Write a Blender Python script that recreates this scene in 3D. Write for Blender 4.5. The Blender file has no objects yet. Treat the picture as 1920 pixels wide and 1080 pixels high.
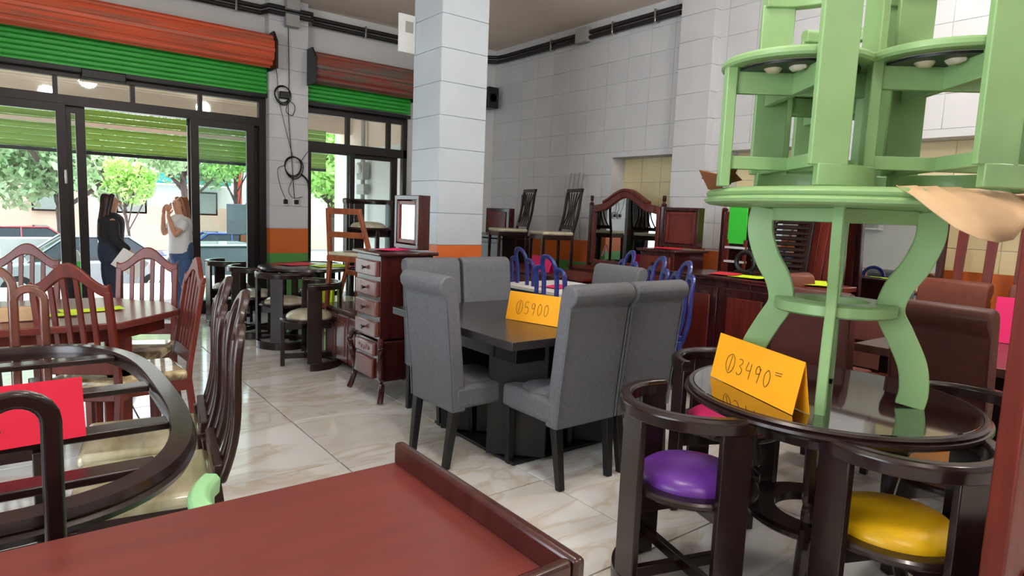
import bpy, bmesh, math, random
from mathutils import Vector, Matrix
random.seed(7)
PI = math.pi
C = bpy.context.scene.collection
SC = bpy.context.scene
# ------------------------------------------------------------------ camera, light, exposure
cam_d = bpy.data.cameras.new('camera'); cam = bpy.data.objects.new('camera', cam_d); C.objects.link(cam)
cam_d.sensor_width = 36.0; cam_d.lens = 1193.75 / 1920 * 36.0; cam_d.clip_start = 0.05; cam_d.clip_end = 300
yaw, pit, rol = 0.659139, 0.116239, 0.039619
fw = Vector((math.sin(yaw) * math.cos(pit), math.cos(yaw) * math.cos(pit), -math.sin(pit)))
rt = Vector((math.cos(yaw), -math.sin(yaw), 0)); up = rt.cross(fw)
r2 = math.cos(rol) * rt + math.sin(rol) * up; u2 = -math.sin(rol) * rt + math.cos(rol) * up
m = Matrix((r2, u2, -fw)).transposed().to_4x4(); m.translation = Vector((0, 0, 1.41))
cam.matrix_world = m
SC.camera = cam
w = bpy.data.worlds.new('world'); SC.world = w; w.use_nodes = True
bg = w.node_tree.nodes['Background']; bg.inputs[0].default_value = (0.80, 0.90, 1.0, 1); bg.inputs[1].default_value = 4.0
def lamp(name, kind, loc, energy, color, size=None, sy=None, rot=(0, 0, 0)):
    d = bpy.data.lights.new(name, kind); d.energy = energy; d.color = color
    if kind == 'AREA':
        d.shape = 'RECTANGLE'; d.size = size; d.size_y = sy
    if kind == 'SUN': d.angle = math.radians(2)
    o = bpy.data.objects.new(name, d); C.objects.link(o); o.location = loc; o.rotation_euler = rot
    return o
lamp('sun', 'SUN', (0, 0, 20), 10, (1, .95, .87), rot=(math.radians(-30), 0, math.radians(14)))
lamp('daylight_side_opening', 'AREA', (-2.88, 1.6, 1.75), 105, (.90, .96, 1.0), 3.2, 2.2, (0, math.radians(-90), 0))
for lx, ly in ((0.6, -1.2), (3.8, -.6), (1.2, 1.6), (4.6, 1.6)):
    l_ = lamp('ceiling_lamp', 'POINT', (lx, ly, 3.76), 76, (1, .97, .93)); l_.data.shadow_soft_size = .16
lamp('daylight_front_doors', 'AREA', (1.0, 8.95, 1.4), 30, (.93, .97, 1.0), 3.0, 2.0, (math.radians(-90), 0, 0))
SC.view_settings.view_transform = 'Standard'; SC.view_settings.look = 'None'
SC.view_settings.exposure = 0.16; SC.view_settings.gamma = 1; SC.view_settings.use_curve_mapping = False
# ------------------------------------------------------------------ materials
def lin(c):
    return tuple((v / 255 / 12.92) if v / 255 <= .04045 else ((v / 255 + .055) / 1.055) ** 2.4 for v in c)
MC = {}
def mat(name, rgb, rough=.5, metal=0, vary=.12, scale=6, stretch=(1, 1, 1), bump=0, coat=0, rgb2=None, emit=0, coords='Object', detail=4, rnd=0, spec=.5, trans=0, sharp=None, ior=1.45):
    if name in MC: return MC[name]
    M = bpy.data.materials.new(name); M.use_nodes = True; N = M.node_tree.nodes; Lk = M.node_tree.links
    b = N['Principled BSDF']
    tc = N.new('ShaderNodeTexCoord'); mp = N.new('ShaderNodeMapping'); mp.inputs['Scale'].default_value = stretch
    Lk.new(tc.outputs[coords], mp.inputs[0])
    if rnd:
        oi = N.new('ShaderNodeObjectInfo'); mu = N.new('ShaderNodeMath'); mu.operation = 'MULTIPLY'; mu.inputs[1].default_value = 40
        Lk.new(oi.outputs['Random'], mu.inputs[0]); Lk.new(mu.outputs[0], mp.inputs['Location'])
    n = N.new('ShaderNodeTexNoise'); n.inputs['Scale'].default_value = scale; n.inputs['Detail'].default_value = detail
    Lk.new(mp.outputs[0], n.inputs['Vector'])
    r = N.new('ShaderNodeValToRGB')
    c1 = lin(rgb)
    if rgb2 is None:
        a = tuple(max(0, v * (1 - vary)) for v in c1); c = tuple(min(1, v * (1 + vary)) for v in c1)
    else: a = c1; c = lin(rgb2)
    lo, hi = sharp or (.32, .68)
    r.color_ramp.elements[0].position = lo; r.color_ramp.elements[1].position = hi
    r.color_ramp.elements[0].color = (*a, 1); r.color_ramp.elements[1].color = (*c, 1)
    Lk.new(n.outputs['Fac'], r.inputs[0]); Lk.new(r.outputs[0], b.inputs['Base Color'])
    b.inputs['Roughness'].default_value = rough; b.inputs['Metallic'].default_value = metal
    b.inputs['Specular IOR Level'].default_value = spec; b.inputs['IOR'].default_value = ior
    b.inputs['Coat Weight'].default_value = coat; b.inputs['Coat Roughness'].default_value = .06
    b.inputs['Transmission Weight'].default_value = trans
    if emit:
        Lk.new(r.outputs[0], b.inputs['Emission Color']); b.inputs['Emission Strength'].default_value = emit
    if bump:
        bp = N.new('ShaderNodeBump'); bp.inputs['Strength'].default_value = bump; bp.inputs['Distance'].default_value = .01
        Lk.new(n.outputs['Fac'], bp.inputs['Height']); Lk.new(bp.outputs[0], b.inputs['Normal'])
    MC[name] = M
    return M
def wood(name, rgb, rough=.25, vary=.3, st=(1, 1, .12), coat=.3, sc=22): return mat(name, rgb, rough, vary=vary, scale=sc, stretch=st, coat=coat)
redwood_top = wood('mahogany_top', (106, 48, 43), .30, .12, (.15, 1, 1), .1)
redwood = wood('mahogany', (100, 34, 24), .34, coat=.05)
darkred = wood('dark_mahogany', (58, 22, 20), .24)
drawerface = wood('drawer_face_wood', (112, 66, 60), .3, .15)
brownwood = wood('brown_wood', (104, 44, 26), .3)
ebony = wood('ebony_wood', (34, 20, 19), .24, .25, coat=.12)
ebony2 = wood('espresso_wood', (48, 27, 24), .3, .2, coat=.08)
ochrewood = wood('oak_wood', (132, 68, 38), .35)
blackm = mat('black_lacquer', (20, 19, 20), .38, vary=.15)
blacktop = mat('black_table_laminate', (50, 47, 48), .24, vary=.08, scale=12, stretch=(.2, 1, 1), spec=.6)
greyfab = mat('grey_fabric', (98, 100, 105), .85, vary=.10, scale=60, bump=.15)
brownleather = mat('brown_leather', (104, 48, 30), .5, vary=.12, scale=30, bump=.1)
leather2 = mat('dark_brown_leather', (76, 33, 26), .5, vary=.12, scale=30, bump=.1)
green = mat('light_green_paint', (132, 168, 112), .40, vary=.04, scale=8, coat=.15)
green2 = mat('mint_green_paint', (150, 205, 150), .38, vary=.04, scale=8)
blue = mat('navy_blue_paint', (38, 50, 122), .3, vary=.15, scale=20, coat=.3)
purple = mat('purple_vinyl', (104, 52, 150), .32, vary=.08, scale=9, bump=.25)
yellow = mat('yellow_vinyl', (226, 178, 22), .34, vary=.06, scale=9, bump=.25)
pinkv = mat('pink_vinyl', (200, 40, 100), .34, vary=.06, scale=9, bump=.2)
tanv = mat('tan_vinyl', (150, 100, 46), .4, vary=.06, scale=9, bump=.2)
creamv = mat('cream_seat_fabric', (196, 190, 172), .4, rgb2=(170, 158, 128), scale=12, coat=.5)
floral = mat('floral_fabric_under_plastic', (196, 180, 140), .35, rgb2=(104, 84, 50), scale=9, coat=.9, bump=.25, sharp=(.45, .6))
plasticseat = mat('cream_fabric_under_plastic', (206, 198, 170), .3, rgb2=(160, 150, 108), scale=7, coat=1, bump=.5, stretch=(.5, 2, 1))
glassblack = mat('dark_glass_top', (18, 14, 12), .03, vary=.05, spec=.9, coat=1)
chrome = mat('chrome', (190, 190, 190), .15, 1, vary=.05)
mirror = mat('mirror_glass', (225, 232, 230), .01, 1, vary=.01)
wallw = mat('white_glazed_wall', (204, 205, 207), .24, vary=.035, scale=2.5, rnd=1, bump=.02)
wallw2 = mat('white_painted_wall', (208, 208, 206), .5, vary=.03, scale=2)
pilw = mat('pale_blue_white_paint', (190, 200, 207), .4, vary=.03, scale=3, rnd=1)
grout = mat('wall_joint', (204, 204, 205), .7)
fgrout = mat('floor_joint', (96, 92, 88), .9)
ceilm = mat('ceiling_plaster', (236, 220, 206), .8, vary=.04, scale=1.5)
orangep = mat('orange_paint', (206, 104, 44), .4, vary=.06, scale=4)
greenp = mat('green_paint', (86, 150, 76), .4, vary=.06, scale=4)
nichem = mat('cream_tile', (216, 202, 158), .35, vary=.06, scale=3, rnd=1)
bronze = mat('dark_bronze_aluminium', (44, 40, 40), .35, .5, vary=.12, scale=15)
conduitm = mat('black_conduit', (34, 30, 30), .45, vary=.2, scale=20)
greybox = mat('grey_plastic', (158, 158, 154), .5, vary=.05)
whitep = mat('white_plastic', (222, 222, 220), .4, vary=.03)
blackp = mat('black_plastic', (18, 18, 19), .4, vary=.1)
shorange = mat('orange_shutter_paint', (216, 92, 58), .42, rgb2=(150, 96, 78), scale=3, stretch=(.35, 7, 7), sharp=(.48, .72))
shorange2 = mat('faded_orange_shutter_paint', (150, 72, 56), .5, rgb2=(112, 100, 92), scale=3, stretch=(.5, 6, 6), sharp=(.4, .6))
shgreen = mat('bright_green_shutter_paint', (48, 172, 58), .38, vary=.1, scale=4, stretch=(.3, 3, 3))
shgreen2 = mat('pale_green_shutter_paint', (142, 180, 84), .5, vary=.1, scale=4, stretch=(.3, 3, 3))
paperO = mat('orange_card', (250, 172, 20), .6, vary=.02)
paperR = mat('red_card', (214, 20, 58), .6, vary=.03)
paperP = mat('pink_card', (244, 40, 120), .6, vary=.02)
paperY = mat('lime_card', (206, 236, 20), .6, vary=.02)
paperG = mat('green_card', (60, 206, 60), .6, vary=.02)
paperW = mat('white_paper', (236, 236, 232), .6, vary=.02)
ink = mat('pencil_ink', (70, 52, 30), .7, vary=.05)
inkd = mat('dark_ink', (60, 10, 20), .7, vary=.05)
cardb = mat('brown_cardboard', (192, 160, 122), .75, vary=.05, scale=10)
cardb2 = mat('dark_cardboard', (130, 78, 48), .8, vary=.1, scale=10)
marble = None
def marble_mat():
    M = bpy.data.materials.new('marble_floor_tile'); M.use_nodes = True; N = M.node_tree.nodes; L = M.node_tree.links; b = N['Principled BSDF']
    tc = N.new('ShaderNodeTexCoord'); oi = N.new('ShaderNodeObjectInfo'); mp = N.new('ShaderNodeMapping')
    mu = N.new('ShaderNodeMath'); mu.operation = 'MULTIPLY'; mu.inputs[1].default_value = 57
    L.new(oi.outputs['Random'], mu.inputs[0]); L.new(mu.outputs[0], mp.inputs['Location']); L.new(tc.outputs['Object'], mp.inputs[0])
    mp.inputs['Scale'].default_value = (1, 2.2, 1); mp.inputs['Rotation'].default_value = (0, 0, .5)
    n1 = N.new('ShaderNodeTexNoise'); n1.inputs['Scale'].default_value = 1.1; n1.inputs['Detail'].default_value = 8; n1.inputs['Distortion'].default_value = 1.6
    L.new(mp.outputs[0], n1.inputs['Vector'])
    r1 = N.new('ShaderNodeValToRGB'); e = r1.color_ramp.elements
    e[0].position = .30; e[0].color = (*lin((204, 200, 194)), 1); e[1].position = .75; e[1].color = (*lin((222, 224, 222)), 1)
    for p, c in ((.44, (214, 214, 211)), (.475, (202, 192, 178)), (.50, (211, 207, 200)), (.55, (222, 223, 222))):
        x = e.new(p); x.color = (*lin(c), 1)
    L.new(n1.outputs['Fac'], r1.inputs[0]); L.new(r1.outputs[0], b.inputs['Base Color'])
    b.inputs['Roughness'].default_value = .09; b.inputs['Specular IOR Level'].default_value = .6
    return M
marble = marble_mat()
def glass_mat():
    M = bpy.data.materials.new('window_glass'); M.use_nodes = True; N = M.node_tree.nodes; L = M.node_tree.links
    N.remove(N['Principled BSDF']); o = N['Material Output']
    t = N.new('ShaderNodeBsdfTransparent'); g = N.new('ShaderNodeBsdfGlossy'); g.inputs['Roughness'].default_value = .03; t.inputs[0].default_value = (.86, .92, .90, 1)
    mx = N.new('ShaderNodeMixShader'); fr = N.new('ShaderNodeFresnel'); fr.inputs[0].default_value = 1.45
    L.new(fr.outputs[0], mx.inputs[0]); L.new(t.outputs[0], mx.inputs[1]); L.new(g.outputs[0], mx.inputs[2]); L.new(mx.outputs[0], o.inputs[0])
    return M
glass = glass_mat()
# ------------------------------------------------------------------ mesh helpers
class MB:
    def __init__(s): s.b = bmesh.new()
    def box(s, c, d, rot=None, taper=None):
        vs = []
        for z in (-.5, .5):
            k = taper if (taper and z < 0) else 1
            for x, y in ((-.5, -.5), (.5, -.5), (.5, .5), (-.5, .5)):
                v = Vector((x * d[0] * k, y * d[1] * k, z * d[2]))
                if rot is not None: v = rot @ v
                vs.append(s.b.verts.new(v + Vector(c)))
        for f in ((3, 2, 1, 0), (4, 5, 6, 7), (0, 1, 5, 4), (1, 2, 6, 5), (2, 3, 7, 6), (3, 0, 4, 7)): s.b.faces.new([vs[i] for i in f])
        return s
    def bar(s, p0, p1, w, d, up=(0, 0, 1), w2=None, d2=None):
        p0 = Vector(p0); p1 = Vector(p1); t = (p1 - p0).normalized(); u = Vector(up)
        if abs(t.dot(u)) > .98: u = Vector((0, 1, 0))
        sd = t.cross(u).normalized(); v = sd.cross(t)
        w2 = w2 or w; d2 = d2 or d; rs = []
        for p, a, c in ((p0, w, d), (p1, w2, d2)):
            rs.append([s.b.verts.new(p + sd * a * i / 2 + v * c * j / 2) for i, j in ((-1, -1), (1, -1), (1, 1), (-1, 1))])
        a, c = rs
        for i in range(4): s.b.faces.new((a[i], a[(i + 1) % 4], c[(i + 1) % 4], c[i]))
        s.b.faces.new(a[::-1]); s.b.faces.new(c)
        return s
    def prism(s, pts, axis, a, b):
        f = {'x': lambda p, t: (t, p[0], p[1]), 'y': lambda p, t: (p[0], t, p[1]), 'z': lambda p, t: (p[0], p[1], t)}[axis]
        A = [s.b.verts.new(f(p, a)) for p in pts]; B = [s.b.verts.new(f(p, b)) for p in pts]; n = len(pts)
        for i in range(n): s.b.faces.new((A[i], A[(i + 1) % n], B[(i + 1) % n], B[i]))
        s.b.faces.new(A[::-1]); s.b.faces.new(B)
        return s
    def prof(s, path, prof, up=(0, 0, 1), closed=False, scales=None):
        path = [Vector(p) for p in path]; n = len(path); rings = []; u0 = Vector(up)
        for i, p in enumerate(path):
            a = path[(i - 1) % n] if (closed or i > 0) else p; c = path[(i + 1) % n] if (closed or i < n - 1) else p
            t = (c - a).normalized(); u = u0
            if abs(t.dot(u)) > .995: u = Vector((0, 1, 0)) if abs(t.y) < .9 else Vector((1, 0, 0))
            sd = t.cross(u).normalized(); v = sd.cross(t).normalized(); k = scales[i] if scales else 1
            rings.append([s.b.verts.new(p + sd * x * k + v * y * k) for x, y in prof])
        m_ = len(prof)
        for i in range(n if closed else n - 1):
            A = rings[i]; B = rings[(i + 1) % n]
            for j in range(m_): s.b.faces.new((A[j], A[(j + 1) % m_], B[(j + 1) % m_], B[j]))
        if not closed:
            s.b.faces.new(rings[0][::-1]); s.b.faces.new(rings[-1])
        return s
    def sweep(s, path, w, h, up=(0, 0, 1), closed=False, scales=None):
        return s.prof(path, [(-w / 2, -h / 2), (w / 2, -h / 2), (w / 2, h / 2), (-w / 2, h / 2)], up, closed, scales)
    def tube(s, path, r, n=8, closed=False, scales=None, up=(0, 0, 1), sq=1):
        return s.prof(path, [(r * math.cos(2 * PI * k / n), sq * r * math.sin(2 * PI * k / n)) for k in range(n)], up, closed, scales)
    def cyl(s, p0, p1, r0, r1=None, n=16): return s.tube([p0, p1], 1, n, scales=[r0, r0 if r1 is None else r1])
    def lathe(s, prof, c=(0, 0, 0), n=32, sx=1, sy=1):
        rings = []
        for r, z in prof:
            if r < 1e-6: rings.append([s.b.verts.new((c[0], c[1], c[2] + z))]); continue
            rings.append([s.b.verts.new((c[0] + r * sx * math.cos(2 * PI * k / n), c[1] + r * sy * math.sin(2 * PI * k / n), c[2] + z)) for k in range(n)])
        for A, B in zip(rings, rings[1:]):
            for k in range(n):
                k2 = (k + 1) % n
                if len(A) == 1 and len(B) == 1: continue
                if len(A) == 1: s.b.faces.new((A[0], B[k2], B[k]))
                elif len(B) == 1: s.b.faces.new((A[k], A[k2], B[0]))
                else: s.b.faces.new((A[k], A[k2], B[k2], B[k]))
        return s
    def blob(s, c, r, n=16, seed=0, amp=0):
        rr = random.Random(seed); v0 = len(s.b.verts)
        res = bmesh.ops.create_icosphere(s.b, subdivisions=2, radius=1)
        for v in res['verts']:
            k = 1 + amp * (rr.random() - .5)
            v.co = Vector((v.co.x * r[0] * k + c[0], v.co.y * r[1] * k + c[1], v.co.z * r[2] * k + c[2]))
        return s
    def xf(s, M):
        bmesh.ops.transform(s.b, matrix=M, verts=s.b.verts); return s
    def done(s, name, mt, parent=None, bevel=0, kind=None, label=None, seg=2, loc=None, subsurf=0, smooth=True):
        bmesh.ops.recalc_face_normals(s.b, faces=s.b.faces)
        me = bpy.data.meshes.new(name); s.b.to_mesh(me); s.b.free()
        if smooth:
            for p in me.polygons: p.use_smooth = True
            me.set_sharp_from_angle(angle=math.radians(38))
        me.materials.append(mt)
        o = bpy.data.objects.new(name, me); C.objects.link(o); o.parent = parent
        if loc: o.location = loc
        if bevel:
            md = o.modifiers.new('bevel', 'BEVEL'); md.width = bevel; md.segments = seg; md.limit_method = 'ANGLE'; md.angle_limit = math.radians(35)
        if subsurf:
            md = o.modifiers.new('sub', 'SUBSURF'); md.levels = subsurf; md.render_levels = subsurf
        if kind: o['kind'] = kind
        if label: o['label'] = label
        return o
def tag(o, label, cat, group=None):
    o['label'] = label; o['category'] = cat
    if group: o['group'] = group
    return o
def thing(name, label, cat, loc=(0, 0, 0), rz=0, group=None):
    o = bpy.data.objects.new(name, None); C.objects.link(o); o.empty_display_size = .1
    o.location = loc; o.rotation_euler = (0, 0, rz)
    return tag(o, label, cat, group)
KIDS = {}
def kids(o): return [c for c in C.objects if c.parent == o]
def dup(root, label, loc, rz=0, group=None, mats=None):
    def cp(o, par):
        c = o.copy(); C.objects.link(c); c.parent = par
        if mats and c.type == 'MESH' and o.name.split('.')[0] in mats:
            c.data = c.data.copy(); c.data.materials[0] = mats[o.name.split('.')[0]]
        for k in kids(o): cp(k, c)
        return c
    r = cp(root, None); r.location = loc; r.rotation_euler = (0, 0, rz); r['label'] = label
    if group: r['group'] = group
    elif 'group' in r: del r['group']
    return r
def arc(cx, cy, r, a0, a1, n, z): return [(cx + r * math.cos(math.radians(a0 + (a1 - a0) * i / n)), cy + r * math.sin(math.radians(a0 + (a1 - a0) * i / n)), z) for i in range(n + 1)]
def spline(pts, n=6):
    P = [Vector(p) for p in pts]; P = [2 * P[0] - P[1]] + P + [2 * P[-1] - P[-2]]; out = []
    for i in range(1, len(P) - 2):
        for k in range(n):
            t = k / n; a, b, c, d = P[i - 1:i + 3]
            out.append(.5 * ((2 * b) + (c - a) * t + (2 * a - 5 * b + 4 * c - d) * t * t + (-a + 3 * b - 3 * c + d) * t ** 3))
    out.append(P[-2]); return out
# ------------------------------------------------------------------ the room
XR, YF, XL, YB, HC = 6.2, 8.65, -3.0, -3.2, 4.0
fl = MB().box(((XR + XL) / 2, (YF + YB) / 2 + .15, -.06), (XR - XL + .6, YF - YB + .3, .09))  .done('floor', fgrout, kind='structure')
tile_me = None; T = .8; cnt = 0
tb = MB().box((0, 0, 0), (T - .007, T - .007, .015)).done('tile', marble, fl, bevel=.0015, seg=1)
first = True
for i in range(-6, 7):
    for j in range(-6, 10):
        cx, cy = 1.36 + .8 * i + .4, 1.66 + .8 * j + .4
        if cx - .4 > XR - .02 or cy - .4 > YF - .02 or cx + .4 < XL or cy + .4 < YB: continue
        if first: o = tb; first = False
        else: o = tb.copy(); C.objects.link(o)
        o.location = (cx, cy, -.0075)
        # trimmed tiles along the walls
        x0, x1, y0, y1 = max(cx - .4, XL), min(cx + .4, XR), max(cy - .4, YB), min(cy + .4, YF)
        o.scale = ((x1 - x0) / .8, (y1 - y0) / .8, 1); o.location = ((x0 + x1) / 2, (y0 + y1) / 2, -.0078)
MB().box((1.6, 2.8, HC + .1), (9.8, 12.6, .2)).done('ceiling', ceilm, kind='structure')
# right wall (X = 6.2) with cream niches
wr = MB()
NZ0, NZ1 = .95, 2.19
niches = [(4.72, 5.96), (2.98, 4.25), (.9, 2.53)]
wr.box((XR + .35, 2.75, 2.0), (.2, 12.3, 4.2))
segs = [(5.96, 8.95), (4.25, 4.72), (2.53, 2.98), (-3.2, .9)]
for a, b in segs: wr.box((XR + .13, (a + b) / 2, 2.0), (.26, b - a, 4.0))
for a, b in niches:
    wr.box((XR + .13, (a + b) / 2, NZ0 / 2), (.26, b - a, NZ0)); wr.box((XR + .13, (a + b) / 2, (NZ1 + HC) / 2), (.26, b - a, HC - NZ1))
wall_r = wr.done('wall_right', grout, kind='structure')
tcache = {}
def wtile(parent, c, d, mt, name='tile'):
    key = (round(d[0], 3), round(d[1], 3), round(d[2], 3), mt.name)
    if key in tcache:
        o = tcache[key].copy(); C.objects.link(o); o.parent = parent
    else:
        o = MB().box((0, 0, 0), d).done(name, mt, parent, bevel=.002, seg=1); tcache[key] = o
    o.location = c; return o
TH = .29; n_t = 0
rest = MB()
for row in range(10):
    z0 = 1.1 + row * TH; z1 = min(z0 + TH, HC)
    y = YF; k = 0
    while y > -3.1:
        y1 = y - .36; a, b = y1, y; y = y1
        pieces = [(a, b)]
        # cut tiles at the niches
        if z0 < NZ1 - .02:
            for na, nb in niches:
                new = []
                for p, q in pieces:
                    if q <= na or p >= nb: new.append((p, q)); continue
                    if z1 <= NZ1 + .15 or z0 < NZ1:
                        if p < na: new.append((p, na))
                        if q > nb: new.append((nb, q))
                pieces = new
        for p, q in pieces:
            if q - p < .04: continue
            dims = (.012, q - p - .004, z1 - z0 - .004); c = (XR - .002, (p + q) / 2, (z0 + z1) / 2)
            if n_t < 290 and p > .4: wtile(wall_r, c, dims, wallw); n_t += 1
            elif p <= .4: rest.box(c, dims)
            else: rest.box(c, dims)
rest.done('tiling', wallw, wall_r, kind='stuff')
# strip above each niche head (tile row is cut there) and cream niche linings
for a, b in niches:
    zt = 1.1 + 4 * TH
    MB().box((XR - .002, (a + b) / 2, (NZ1 + zt) / 2), (.012, b - a - .004, max(.02, zt - NZ1 - .004))).done('lintel_tile', wallw, wall_r)
    nx = 4
    for i in range(nx):
        for j in range(4):
            wy = (b - a) / nx; hz = (NZ1 - NZ0) / 4
            wtile(wall_r, (XR + .246, a + wy * (i + .5), NZ0 + hz * (j + .5)), (.012, wy - .004, hz - .004), nichem, 'niche_tile')
MB().box((XR - .004, 2.75, .93), (.02, 11.8, .30)).done('orange_band', orangep, wall_r)
MB().box((XR - .004, 2.75, .39), (.02, 11.8, .76)).done('green_band', greenp, wall_r)
# pilaster
def pillar(name, x0, x1, y0, y1, mt, rows=13, kind='structure'):
    p = MB().box(((x0 + x1) / 2, (y0 + y1) / 2, 2.0), (x1 - x0 - .016, y1 - y0 - .016, 4.0)).done(name, grout, kind=kind)
    hz = (HC - 1.1) / 10
    w_, d_ = x1 - x0, y1 - y0
    for k in range(10):
        z = 1.1 + hz * (k + .5)
        wtile(p, ((x0 + x1) / 2, y0 + .004, z), (w_ - .002, .012, hz - .004), mt); wtile(p, ((x0 + x1) / 2, y1 - .004, z), (w_ - .002, .012, hz - .004), mt)
        wtile(p, (x0 + .004, (y0 + y1) / 2, z), (.012, d_ - .006, hz - .004), mt); wtile(p, (x1 - .004, (y0 + y1) / 2, z), (.012, d_ - .006, hz - .004), mt)
    MB().box(((x0 + x1) / 2, (y0 + y1) / 2, .935), (w_ + .002, d_ + .002, .325)).done('orange_band', orangep, p)
    MB().box(((x0 + x1) / 2, (y0 + y1) / 2, .385), (w_ + .002, d_ + .002, .77)).done('green_band', greenp, p)
    return p
pillar('wall_pilaster', XR - .12, XR + .1, 4.43, 4.89, wallw)
pil = pillar('wall_pillar', 2.99, 3.485, 5.0, 5.50, pilw)
# front wall (Y = 8.65): opening 1 X -1.6..2.57, opening 2 X 3.07..4.6, heads at z 2.72
wf = MB()
for a, b in ((-3.2, -1.6), (2.57, 3.07), (4.62, 6.5)): wf.box(((a + b) / 2, YF + .12, 1.36), (b - a, .2, 2.719))
wf.box((1.6, YF + .12, 3.46), (9.6, .2, 1.08 + .4))
wall_f = wf.done('wall_front', wallw2, kind='structure')
col = pillar('wall_column', 2.57, 3.07, 8.50, 8.72, wallw)
MB().box((5.4, YF + .01, .93), (1.56, .02, .3)).done('orange_band', orangep, wall_f)
MB().box((5.4, YF + .01, .39), (1.56, .02, .76)).done('green_band', greenp, wall_f)
# left and back walls (behind the camera, seen in the mirrors)
wl = MB()
wl.box((XL - .1, -1.8, 2.0), (.2, 3.6, 4.0)); wl.box((XL - .1, 6.2, 2.0), (.2, 6.0, 4.0)); wl.box((XL - .1, 1.6, .3), (.2, 3.3, .6)); wl.box((XL - .1, 1.6, 3.45), (.2, 3.3, 1.1))
wall_l = wl.done('wall_left', wallw2, kind='structure')
MB().box((XL + .005, 5.9, .93), (.02, 5.4, .3)).done('orange_band', orangep, wall_l)
MB().box((XL + .005, 5.9, .39), (.02, 5.4, .76)).done('green_band', greenp, wall_l)
wb = MB().box((1.6, YB - .1, 2.0), (9.8, .2, 4.0)).done('wall_back', wallw2, kind='structure')
MB().box((1.6, YB + .005, .93), (9.2, .02, .3)).done('orange_band', orangep, wb)
# ------------------------------------------------------------------ shop front

YD = 8.70
def frame(name, x0, x1, z0, z1, y, sw, parent=None, kind='structure', mt=bronze, dp=.05, gl=True, midrail=None):
    f = MB()
    f.box(((x0 + x1) / 2, y, z1 - sw / 2), (x1 - x0, dp, sw)); f.box(((x0 + x1) / 2, y, z0 + sw / 2), (x1 - x0, dp, sw))
    f.box((x0 + sw / 2, y, (z0 + z1) / 2), (sw, dp * .98, z1 - z0)); f.box((x1 - sw / 2, y, (z0 + z1) / 2), (sw, dp * .98, z1 - z0))
    if midrail: f.box(((x0 + x1) / 2, y, midrail), (x1 - x0, dp, .05))
    o = f.done(name, mt, parent, bevel=.003, kind=kind if parent is None else None)
    if gl: MB().box(((x0 + x1) / 2, y, (z0 + z1) / 2), (x1 - x0 - sw, .008, z1 - z0 - sw)).done('pane', glass, o)
    return o
# transoms
tf = MB().box((.49, YD, 2.45), (4.18, .10, .11)); tf.box((.49, YD, 2.735), (4.18, .09, .07))
tf.box((2.53, YD - .01, 1.37), (.09, .10, 2.74)); tf.box((.49, YD, .05), (4.18, .10, .1))
door1 = tf.done('door_frame_wide', bronze, bevel=.003, kind='structure')
mx = [-1.6, -1.05, -.35, .358, 1.086, 1.80, 2.5]
for a, b in zip(mx, mx[1:]):
    MB().box(((a + b) / 2, YD, 2.60), (b - a - .03, .008, .2)).done('pane', glass, door1)
for x in mx[1:-1]: MB().box((x, YD, 2.60), (.045, .07, .22)).done('mullion', bronze, door1)
frame('door_1', -.95, .44, .08, 2.41, YD - .03, .09, midrail=None)
frame('door_2', .40, .62, .08, 2.41, YD + .045, .09)
frame('door_3', 1.68, 2.42, .08, 2.41, YD - .03, .09)
frame('door_4', 1.66, 2.49, .08, 2.41, YD + .045, .09)
frame('door_5', -1.58, -.86, .08, 2.41, YD + .045, .09)
tf = MB().box((3.85, YD, 2.22), (1.54, .10, .12)); tf.box((3.85, YD, 2.70), (1.54, .09, .10)); tf.box((3.85, YD, .05), (1.54, .1, .1)); tf.box((3.10, YD, 1.37), (.05, .1, 2.7)); tf.box((4.59, YD, 1.37), (.06, .1, 2.7))
window1 = tf.done('window_1', bronze, bevel=.003, kind='structure')
mx = [3.12, 3.70, 4.33, 4.56]
for a, b in zip(mx, mx[1:]): MB().box(((a + b) / 2, YD, 2.46), (b - a - .03, .008, .38)).done('pane', glass, window1)
for x in mx[1:-1]: MB().box((x, YD, 2.46), (.05, .08, .38)).done('mullion', bronze, window1)
frame('window_2', 3.10, 3.80, .08, 2.2, YD - .02, .07)
frame('window_3', 3.72, 4.50, .08, 2.2, YD + .04, .10)
tag(MB().box((0.415, YD - .075, 1.62), (.03, .03, .16)).done('door_handle', chrome, bevel=.008), 'small chrome pull on the left sliding door', 'handle')
# roller shutters
def shutter(nm, label, x0, x1, zc, r, mro, mgr, zb, y=8.42):
    t = thing(nm, label, 'shutter', ((x0 + x1) / 2, y, zc)); hw = (x1 - x0) / 2
    n = 72; pts = []
    for k in range(n):
        a = 2 * PI * k / n; rr = r + (.010 if (k % 6) < 3 else -.006); pts.append((rr * math.cos(a), rr * math.sin(a)))
    MB().prism(pts, 'x', -hw, hw).done('coiled_slats', mro, t)
    for sx in (-1, 1): MB().prism([(-r - .03, -r - .04), (r + .03, -r - .04), (r + .03, r * .6), (r * .4, r + .04), (-r * .5, r + .04), (-r - .03, r * .5)], 'x', sx * (hw + .005), sx * (hw + .03)).done('end_bracket', blackp, t, bevel=.004)
    z = zc - r * .2; sl = None; H = .055; top = -r * .1; bot = zb - zc
    nn = int((top - bot) / H)
    for k in range(nn):
        pr = [(0, 0), (-.012, .012), (-.012, .038), (0, .05), (.008, .05), (-.003, .036), (-.003, .014), (.008, 0)]
        if sl is None:
            sl = MB().prism(pr, 'x', -hw, hw).done('slat', mgr, t); o = sl
        else: o = sl.copy(); C.objects.link(o); o.parent = t
        o.location = (0, r * .82, top - (k + 1) * H)
    MB().box((0, r * .82, bot - .005), (2 * hw, .045, .05)).done('bottom_bar', blackp, t, bevel=.005)
    return t
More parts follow.
